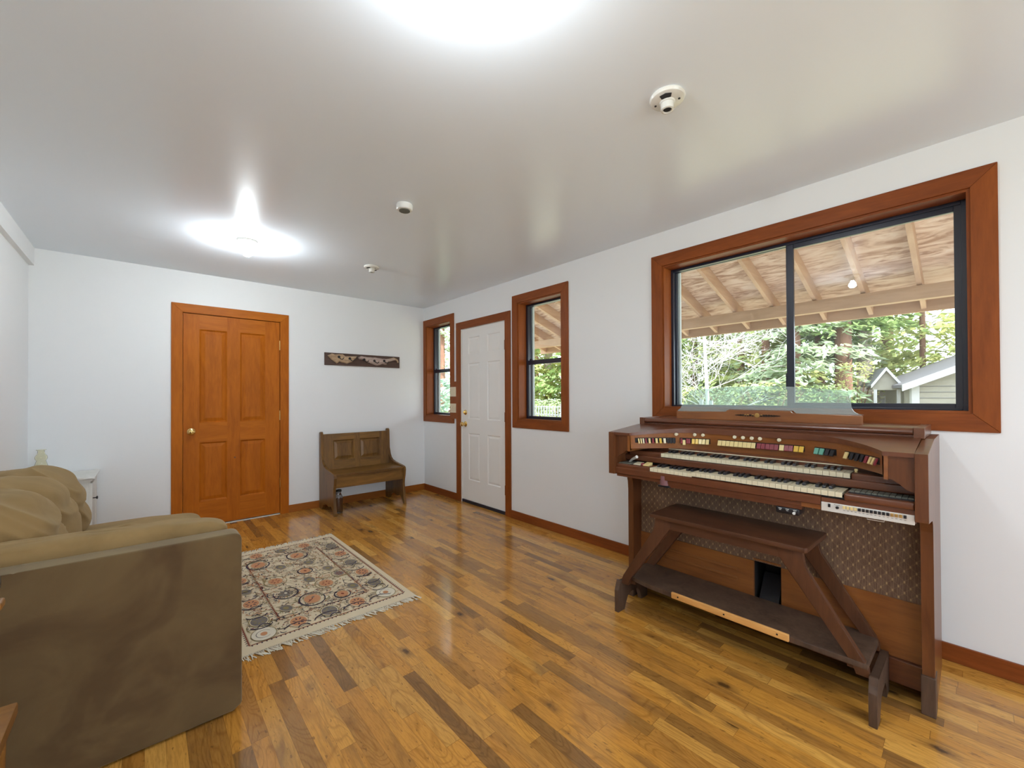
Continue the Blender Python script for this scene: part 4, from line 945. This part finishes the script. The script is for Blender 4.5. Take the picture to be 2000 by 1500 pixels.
for yy, sg in ((RY0, -1), (RY1, 1)):
    mb = MB(); random.seed(3 if sg < 0 else 8)
    for i in range(150):
        x = RX0+0.002+(RX1-RX0-0.004)*i/149; L_ = random.uniform(0.028, 0.062); a = random.gauss(0.25, 0.5)
        p = [(x, yy-sg*0.004, 0.0045), (x+0.3*L_*math.sin(a), yy+sg*L_*0.4, random.uniform(0.003, 0.007)), (x+L_*math.sin(a+0.3)*0.7, yy+sg*L_*0.9, 0.0028)]
        mb.tube(p, [0.0028, 0.0026, 0.0018], 5)
    tag(mb.build('fringe', rc['pale'], RG, smooth=True), kind=None)

# ============================================================ CHAIR at the left edge of the picture
CH = thing('wooden_armchair', (-0.45, 1.33, 0), 'amber wooden armchair with a black cushion, cut off by the left edge of the picture', 'chair')
M['amber'] = wood('amber_wood', (0.30, 0.135, 0.030), (0.20, 0.08, 0.018), 'X', 0.4)
mb = MB(); mb.prism([(-0.68, 1.03), (-0.262, 1.03), (-0.240, 1.05), (-0.236, 1.10), (-0.236, 1.600), (-0.66, 1.600), (-0.68, 1.58)], 'Z', 0.455, 0.487, 0.006); mb.build('seat', M['amber'], CH, smooth='auto')
for x, y in ((-0.275, 1.565), (-0.275, 1.065), (-0.655, 1.565), (-0.655, 1.065)):
    MB().lathe([(0.017, 0.0), (0.022, 0.24), (0.026, 0.455)], (x, y, 0), 'Z', 16).build('leg', M['amber'], CH, smooth='auto')
for y in (1.058, 1.572):
    MB().box(-0.66, -0.2555, y-0.022, y+0.022, 0.735, 0.757, 0.009, seg=4).build('armrest', M['amber'], CH, smooth='auto')
    MB().tube([(-0.33, y, 0.48), (-0.32, y, 0.62), (-0.33, y, 0.738)], 0.012, 12).build('arm_post', M['amber'], CH, smooth='auto')
for i, y in enumerate((1.08, 1.20, 1.315, 1.43, 1.55)): MB().tube([(-0.64, y, 0.48), (-0.665, y, 0.98)], 0.010 if 0 < i < 4 else 0.015, 10).build('back_spindle', M['amber'], CH, smooth='auto')
MB().box(-0.686, -0.650, 1.05, 1.58, 0.965, 1.04, 0.01, seg=3).build('crest_rail', M['amber'], CH, smooth='auto')
cu = MB().sell((-0.435, 1.556, 0.800), (0.176, 0.044, 0.043), 0.6, 0.5, 48, 24).build('black_bag', M['blackp'], None, smooth=True, org=(-0.435, 1.556, 0.757))
tag(cu, 'shiny black bag on the wooden chair arm at the left picture edge', 'bag')

# ============================================================ OUTSIDE
GZ = -0.35
M['grass'] = paint('sunlit_grass', (0.30, 0.29, 0.17), 0.9)
M['slab'] = paint('concrete', (0.45, 0.43, 0.40), 0.8)
M['lumber'] = wood('weathered_lumber_x', (0.60, 0.40, 0.28), (0.46, 0.28, 0.19), 'X', 0.7, 0.5)
M['lumberY'] = wood('weathered_lumber_y', (0.50, 0.33, 0.22), (0.38, 0.24, 0.15), 'Y', 0.7, 0.5)
t = NT('plywood_sheathing'); v = t.coords((1, 0.25, 1)); a = t.noise(v, 9, 4, 0.6, 2.2)
t.set(Base_Color=t.ramp(a, [(0.36, (0.38, 0.22, 0.15)), (0.5, (0.66, 0.47, 0.37)), (0.62, (0.74, 0.58, 0.49))]), Roughness=0.7); M['ply'] = t.mat
g_ = MB().box(-30, 90, -60, 90, GZ-0.2, GZ).build('ground', M['grass']); tag(g_, kind='structure')
struct(MB().box(W+T, 6.0, -4, 6.0, GZ, -0.06).build('porch_slab', M['slab']))
struct(MB().box(LX-T, W+T, BY-T, D+T, H+0.12, 3.2).build('wall_gable', M['wall']))
P = thing('porch_roof', (4.4, 1.0, 2.2), 'open timber porch roof with rafters and plywood outside the windows', 'porch roof')
SL = 0.33; XB = 5.42
def zr(x): return 2.262+(XB-x)*SL
mb = MB(); mb.prism([(W+T, zr(W+T)+0.14), (6.02, zr(6.02)+0.14), (6.02, zr(6.02)+0.16), (W+T, zr(W+T)+0.16)], 'Y', -3.2, 5.75); mb.build('plywood_sheathing', M['ply'], P)
k = -8
for k in range(-8, 14):
    y = 0.34+0.405*k
    MB().prism([(W+T, zr(W+T)), (5.88, zr(5.88)), (5.88, zr(5.88)+0.14), (W+T, zr(W+T)+0.14)], 'Y', y-0.019, y+0.019, 0.002).build('rafter', M['lumber'], P)
    if k < 13: MB().box(XB+0.03, XB+0.055, y+0.03, y+0.375, zr(XB)+0.02, zr(XB)+0.12).build('blocking', M['lumberY'], P) if False else None
MB().box(XB-0.045, XB+0.045, -3.2, 5.70, 2.132, 2.262, 0.004).build('beam', M['lumberY'], P)
MB().box(5.88, 5.92, -3.2, 5.75, 2.085, 2.27, 0.003).build('fascia', M['lumberY'], P)
for y in (5.55, -0.55, -3.1): MB().box(XB-0.045, XB+0.045, y-0.045, y+0.045, GZ+0.001 if False else -0.06, 2.132, 0.004).build('post', M['lumber'], P)

# garden shed / outbuilding, turned a little from the house
M['siding'] = wood('pale_siding', (0.24, 0.225, 0.19), (0.20, 0.185, 0.155), 'Y', 0.7, 0.4, 0.3, 0.1)
M['shingle'] = paint('grey_shingles', (0.085, 0.082, 0.09), 0.9)
M['whitetrim'] = paint('white_outdoor_paint', (0.34, 0.34, 0.35), 0.6)
SH = thing('garden_house', (15.0, 1.09, -0.6), 'pale clapboard outbuilding with a grey gabled roof beyond the right pane', 'shed')
sx = Vector((0.30, -0.954, 0)); sy = Vector((0.954, 0.30, 0)); c0 = Vector((15.0, 1.09, 0))
SM = Matrix(((sx.x, sy.x, 0, 15.0), (sx.y, sy.y, 0, 1.09), (0, 0, 1, 0), (0, 0, 0, 1)))
def shp(mb, name, mat): mb.rot(SM); return mb.build(name, mat, SH)
EZ, GW, GD, RZ = 1.52, 5.4, 3.7, 2.75
mb = MB(); mb.prism([(0, -0.6), (GW, -0.6), (GW, EZ), (GW/2, RZ), (0, EZ)], 'Y', 0, 0.1); shp(mb, 'front_wall', M['siding'])
mb = MB()
for i in range(14): mb.box(0.12, GW-0.12, -0.012, 0.0, -0.5+i*0.15, -0.49+i*0.15)
shp(mb, 'clapboard_line', M['shingle'])
mb = MB(); mb.box(0, 0.1, 0.1, GD, -0.6, EZ); mb.box(GW-0.1, GW, 0.1, GD, -0.6, EZ); mb.box(0, GW, GD, GD+0.1, -0.6, EZ); shp(mb, 'side_wall', M['siding'])
sl = (RZ-EZ)/(GW/2)
mb = MB(); mb.prism([(-0.25, EZ-0.25*sl+0.02), (GW/2, RZ+0.02), (GW/2, RZ+0.10), (-0.25, EZ-0.25*sl+0.10)], 'Y', -0.25, GD+0.25); mb.prism([(GW+0.25, EZ-0.25*sl+0.02), (GW/2, RZ+0.02), (GW/2, RZ+0.10), (GW+0.25, EZ-0.25*sl+0.10)], 'Y', -0.25, GD+0.25); shp(mb, 'roof', M['shingle'])
mb = MB(); mb.prism([(-0.27, EZ-0.27*sl-0.06), (GW/2, RZ-0.06), (GW/2, RZ+0.11), (-0.27, EZ-0.27*sl+0.11)], 'Y', -0.30, -0.25); mb.prism([(GW+0.27, EZ-0.27*sl-0.06), (GW/2, RZ-0.06), (GW/2, RZ+0.11), (GW+0.27, EZ-0.27*sl+0.11)], 'Y', -0.30, -0.25); shp(mb, 'bargeboard', M['whitetrim'])
mb = MB(); mb.box(-0.03, 0.12, -0.03, 0.0, -0.6, EZ-0.05); mb.box(-0.03, 0, 0, 0.15, -0.6, EZ-0.05); shp(mb, 'corner_board', M['whitetrim'])
# little entry gable on the side wall
gl, gm, gr = (-0.66, 1.48), (-0.38, 1.97), (-0.04, 1.42)
mb = MB(); mb.prism([gl, gm, (gm[0], gm[1]+0.05), (gl[0]-0.04, gl[1]+0.03)], 'Y', 0.72, 2.3); mb.prism([gr, gm, (gm[0], gm[1]+0.05), (gr[0]+0.04, gr[1]+0.03)], 'Y', 0.72, 2.3); shp(mb, 'entry_roof', M['shingle'])
mb = MB(); mb.prism([(gl[0], gl[1]), gm, gr, (gr[0], 1.38), (gl[0], 1.38)], 'Y', 0.78, 0.82); shp(mb, 'entry_gable', M['siding'])
mb = MB(); mb.prism([(gl[0]-0.05, gl[1]-0.05), (gm[0], gm[1]-0.04), (gm[0], gm[1]+0.06), (gl[0]-0.05, gl[1]+0.05)], 'Y', 0.68, 0.72); mb.prism([(gr[0]+0.05, gr[1]-0.06), (gm[0], gm[1]-0.04), (gm[0], gm[1]+0.06), (gr[0]+0.05, gr[1]+0.04)], 'Y', 0.68, 0.72)
mb.box(gl[0]+0.02, gl[0]+0.09, 0.76, 0.83, -0.6, 1.40); mb.box(gr[0]-0.10, gr[0]-0.03, 0.76, 0.83, -0.6, 1.40); mb.box(-0.02, 0.0, 2.7, 3.2, 0.3, 1.2); shp(mb, 'entry_trim', M['whitetrim'])
mb = MB(); mb.box(-0.026, -0.018, 2.76, 3.14, 0.36, 1.14); shp(mb, 'window', M['blackframe'])

# trees
def leafmat(name, c, c2):
    t = NT(name); v = t.coords(); f = t.noise(v, 2.2, 3); 
    t.set(Base_Color=t.ramp(f, [(0.35, c2), (0.65, c)]), Roughness=0.6, Subsurface_Weight=0.0)
    df = t.n('ShaderNodeBsdfTranslucent', {0: (*c, 1)})
    mx = t.n('ShaderNodeMixShader', {0: 0.35, 1: t.bs.outputs[0], 2: df.outputs[0]}); t.t.links.new(mx.outputs[0], t.out.inputs[0])
    return t.mat
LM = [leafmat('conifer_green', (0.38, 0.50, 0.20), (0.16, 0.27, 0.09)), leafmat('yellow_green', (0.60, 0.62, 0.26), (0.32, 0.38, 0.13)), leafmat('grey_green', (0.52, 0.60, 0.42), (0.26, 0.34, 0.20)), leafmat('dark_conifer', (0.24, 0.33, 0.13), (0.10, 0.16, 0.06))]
M['bark'] = wood('red_bark', (0.30, 0.16, 0.11), (0.16, 0.08, 0.06), 'Z', 0.9, 0.5)
M['barkpale'] = wood('pale_bark', (0.55, 0.47, 0.42), (0.36, 0.28, 0.24), 'Z', 0.9, 0.5)
def conifer(x, y, h, r, tr, mat, bark, seed, n=2600, zlow=0.4, label='', group='forest trees beyond the porch'):
    rnd = random.Random(seed)
    T_ = thing('conifer_tree', (x, y, GZ), label, 'tree', group)
    MB().lathe([(tr*1.25, GZ-0.05), (tr, GZ+0.8), (tr*0.8, h*0.5), (tr*0.2, h)], (x, y, 0), 'Z', 12).build('trunk', bark, T_, smooth=True)
    mb = MB(); bm = mb.bm; nb = n//42
    for b in range(nb):
        t_ = rnd.random()**2.0; z0 = zlow+(h*0.97-zlow)*t_; a = rnd.uniform(0, 2*PI)
        L_ = r*(1-0.75*t_)*rnd.uniform(0.6, 1.15); droop = rnd.uniform(0.15, 0.5)
        ca, sa = math.cos(a), math.sin(a)
        for i in range(42):
            s_ = rnd.uniform(0.15, 1.0); px = L_*s_; side = rnd.gauss(0, 0.16)*L_*(1.1-s_*0.6); pz = z0-droop*L_*s_*s_+rnd.gauss(0, 0.06)+0.15*L_*s_
            c = Vector((x+px*ca-side*sa, y+px*sa+side*ca, pz)); l_ = rnd.uniform(0.14, 0.34); w_ = l_*rnd.uniform(0.25, 0.5)
            aa = a+rnd.gauss(0, 0.7); dv = Vector((math.cos(aa), math.sin(aa), rnd.uniform(-0.7, 0.1)))*l_; pv = Vector((-math.sin(aa), math.cos(aa), rnd.gauss(0, 0.5)))*w_
            vs = [bm.verts.new(c-dv*0.5), bm.verts.new(c+pv*0.5), bm.verts.new(c+dv*0.6), bm.verts.new(c-pv*0.5)]
            bm.faces.new(vs)
    me = mb.build('crown', mat, T_)
    return T_
def pol(q, X): return (X, X*q)
spec = [ # bearing y/x, x, height, radius, trunk radius, leaf, bark, zlow, label
 (0.168, 18.0, 13, 1.9, 0.26, 0, 0, 3.6, 'tall conifer with a thick bare red trunk, left of the outbuilding'),
 (0.137, 19.5, 14, 1.8, 0.24, 0, 1, 3.8, 'tall conifer with a pale straight trunk beside the red trunked one'),
 (0.205, 19.0, 12, 2.0, 0.17, 2, 0, 2.6, 'slim conifer with a dark trunk just right of the window mullion'),
 (0.245, 16.5, 11, 2.3, 0.15, 2, 0, 0.9, 'grey green conifer seen through the mullion edge'),
 (0.060, 20.5, 12, 2.7, 0.09, 1, 0, 1.4, 'broad yellow green conifer rising behind the outbuilding roof'),
 (0.005, 21.5, 12, 2.8, 0.22, 1, 0, 1.4, 'yellow green conifer behind the right end of the outbuilding'),
 (0.105, 23.0, 13, 2.6, 0.22, 0, 0, 1.0, 'green conifer behind the small entry gable'),
 (0.300, 17.5, 11, 2.4, 0.16, 1, 0, 0.2, 'yellow green bushy conifer in the left window pane'),
 (0.350, 18.5, 11, 2.4, 0.16, 1, 0, 0.2, 'sunlit conifer to the right of the bare tree'),
 (0.400, 19.5, 12, 2.4, 0.16, 0, 0, 0.2, 'green conifer directly behind the bare tree'),
 (0.455, 18.5, 11, 2.4, 0.16, 1, 0, 0.2, 'conifer to the left of the bare tree'),
 (0.52, 18.0, 12, 2.4, 0.18, 0, 0, 0.2, 'conifer hidden by the left jamb of the big window'),
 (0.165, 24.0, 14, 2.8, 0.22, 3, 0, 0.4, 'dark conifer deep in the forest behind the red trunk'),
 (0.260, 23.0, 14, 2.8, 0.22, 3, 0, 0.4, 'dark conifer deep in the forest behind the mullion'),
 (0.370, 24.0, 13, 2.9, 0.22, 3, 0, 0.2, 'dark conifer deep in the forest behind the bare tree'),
 (0.86, 15.0, 11, 2.2, 0.18, 0, 0, 0.8, 'green conifer at the right of the narrow window right of the door'),
 (0.94, 15.5, 12, 2.1, 0.24, 1, 1, 1.6, 'conifer with a pale trunk in the narrow window right of the door'),
 (1.04, 14.0, 10, 1.9, 0.15, 1, 0, 0.4, 'yellow green conifer in the middle of the narrow window right of the door'),
 (1.13, 15.0, 11, 2.1, 0.17, 0, 0, 0.4, 'green conifer at the left of the narrow window right of the door'),
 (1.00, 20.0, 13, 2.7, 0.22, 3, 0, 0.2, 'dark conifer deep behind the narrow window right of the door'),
 (1.60, 9.8, 10, 1.9, 0.16, 2, 0, 0.8, 'grey green conifer in the narrow corner window'),
 (1.74, 10.0, 11, 2.0, 0.16, 2, 0, 0.8, 'grey green conifer at the left of the narrow corner window'),
 (1.66, 13.0, 13, 2.6, 0.20, 0, 0, 0.2, 'green conifer far behind the narrow corner window')]
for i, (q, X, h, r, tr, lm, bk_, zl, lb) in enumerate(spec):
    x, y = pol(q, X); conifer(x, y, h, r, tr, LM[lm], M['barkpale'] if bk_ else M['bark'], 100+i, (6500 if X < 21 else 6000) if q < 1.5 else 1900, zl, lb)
def shrub(x, y, r, h, mat, seed, n, label, big=0.10, name='shrub'):
    rnd = random.Random(seed); T_ = thing(name, (x, y, GZ), label, 'shrub', 'bushes at the forest edge')
    mb = MB()
    for i in range(5): a = i*1.3; mb.tube([(x, y, GZ-0.02), (x+0.3*r*math.cos(a), y+0.3*r*math.sin(a), GZ+h*0.5), (x+0.6*r*math.cos(a), y+0.6*r*math.sin(a), GZ+h*0.85)], 0.015, 5)
    mb.build('stem', M['bark'], T_)
    mb = MB(); bm = mb.bm
    for i in range(n):
        a = rnd.uniform(0, 6.283); u = rnd.random()**0.5; z = rnd.uniform(0.05, 1.0); rr = r*u*math.sqrt(max(0.05, 1-(z*1.5-0.6)**2*0.8))
        c = Vector((x+rr*math.cos(a), y+rr*math.sin(a), GZ+h*z)); l_ = big*rnd.uniform(0.7, 1.3); aa = rnd.uniform(0, 6.28)
        dv = Vector((math.cos(aa), math.sin(aa), rnd.uniform(-0.6, 0.5)))*l_; pv = Vector((-math.sin(aa), math.cos(aa), rnd.gauss(0, 0.5)))*l_*0.35
        bm.faces.new([bm.verts.new(c-dv*0.5), bm.verts.new(c+pv*0.5), bm.verts.new(c+dv*0.5), bm.verts.new(c-pv*0.5)])
    mb.build('foliage', mat, T_); return T_
shrub(*pol(0.150, 16.5), 0.7, 2.6, LM[1], 1, 1600, 'bright green bush beside the red trunked conifer')
shrub(*pol(0.128, 13.5), 0.6, 1.15, LM[1], 2, 900, 'bright green bush at the left corner of the outbuilding')
shrub(*pol(0.215, 15.5), 1.2, 1.9, LM[0], 3, 1600, 'low green bush right of the mullion')
shrub(*pol(0.29, 14.5), 1.4, 2.0, LM[1], 4, 1800, 'yellow green bush left of the mullion')
shrub(*pol(0.37, 14.5), 1.4, 1.9, LM[2], 5, 1800, 'grey green bush right behind the bare tree')
shrub(*pol(0.46, 14.5), 1.4, 1.9, LM[1], 6, 1800, 'yellow green bush left behind the bare tree')
shrub(5.75, 9.40, 0.9, 2.05, leafmat('rhododendron_leaf', (0.42, 0.55, 0.44), (0.20, 0.32, 0.22)), 7, 1500, 'big leaved pale green bush low in the narrow corner window', 0.20)
shrub(*pol(1.08, 10.6), 1.0, 1.4, LM[0], 8, 1500, 'low green bush behind the white fence')
shrub(*pol(0.96, 11.2), 1.0, 1.5, LM[2], 9, 1500, 'low grey green bush behind the right of the white fence')
# leafless pale tree
BT = thing('bare_tree', (10.0, 4.28, GZ), 'leafless pale barked tree in the left pane of the big window', 'tree')
rnd = random.Random(21); M['barkwhite'] = paint('white_bark', (0.50, 0.48, 0.49), 0.7)
MB().tube([(10.0, 4.28, GZ-0.02), (10.02, 4.25, 1.2), (9.98, 4.30, 2.6), (10.0, 4.33, 4.4), (10.0, 4.3, 6.5)], [0.055, 0.045, 0.034, 0.024, 0.008], 8).build('trunk', M['barkwhite'], BT, smooth=True)
mb = MB()
def branch(p, d_, L_, r, lv):
    pts = [p]; dd = d_.copy()
    for i in range(4):
        dd = (dd+Vector((rnd.gauss(0, 0.18), rnd.gauss(0, 0.18), rnd.gauss(0.06, 0.13)))).normalized(); pts.append(pts[-1]+dd*L_/4)
    mb.tube(pts, [r*(1-0.18*i) for i in range(5)], 4)
    if lv > 0:
        for k in range(4 if lv > 1 else 3):
            q = pts[rnd.randint(1, 4)]; nd = (dd+Vector((rnd.gauss(0, 0.7), rnd.gauss(0, 0.7), rnd.gauss(0, 0.45)))).normalized(); branch(q, nd, L_*0.58, r*0.62, lv-1)
for i in range(30):
    z = 0.5+4.3*i/30; a = rnd.uniform(0, 6.283); branch(Vector((10.0, 4.29, z)), Vector((math.cos(a), math.sin(a), 0.35)).normalized(), rnd.uniform(1.1, 2.2), 0.0115, 3)
mb.build('branches', M['barkwhite'], BT)
# white fence seen through window_2, pale posts at the bare tree
FN = thing('lattice_fence', (9.6, 9.6, GZ), 'white lattice fence low in the narrow window right of the door', 'fence')
mb = MB()
for i in range(22): mb.box(9.58, 9.61, 8.5+i*0.12, 8.53+i*0.12, GZ, 0.95)
for z in (0.15, 0.4, 0.65, 0.9): mb.box(9.60, 9.63, 8.5, 11.1, z, z+0.03)
mb.build('lattice', M['whitetrim'], FN)
for y in (8.45, 9.78, 11.1): MB().box(9.56, 9.66, y-0.05, y+0.05, GZ, 1.02).build('post', M['whitetrim'], FN)
UT = thing('garden_stand', (9.3, 4.0, GZ), 'pale blue white wooden stand at the foot of the bare tree', 'stand')
mb = MB(); mb.box(9.28, 9.34, 4.05, 4.12, GZ, 1.16); mb.box(9.28, 9.34, 3.84, 3.91, GZ, 1.14); mb.build('leg', M['whitetrim'], UT)
MB().box(9.26, 9.36, 3.78, 4.18, 0.95, 1.0).build('shelf', M['whitetrim'], UT)
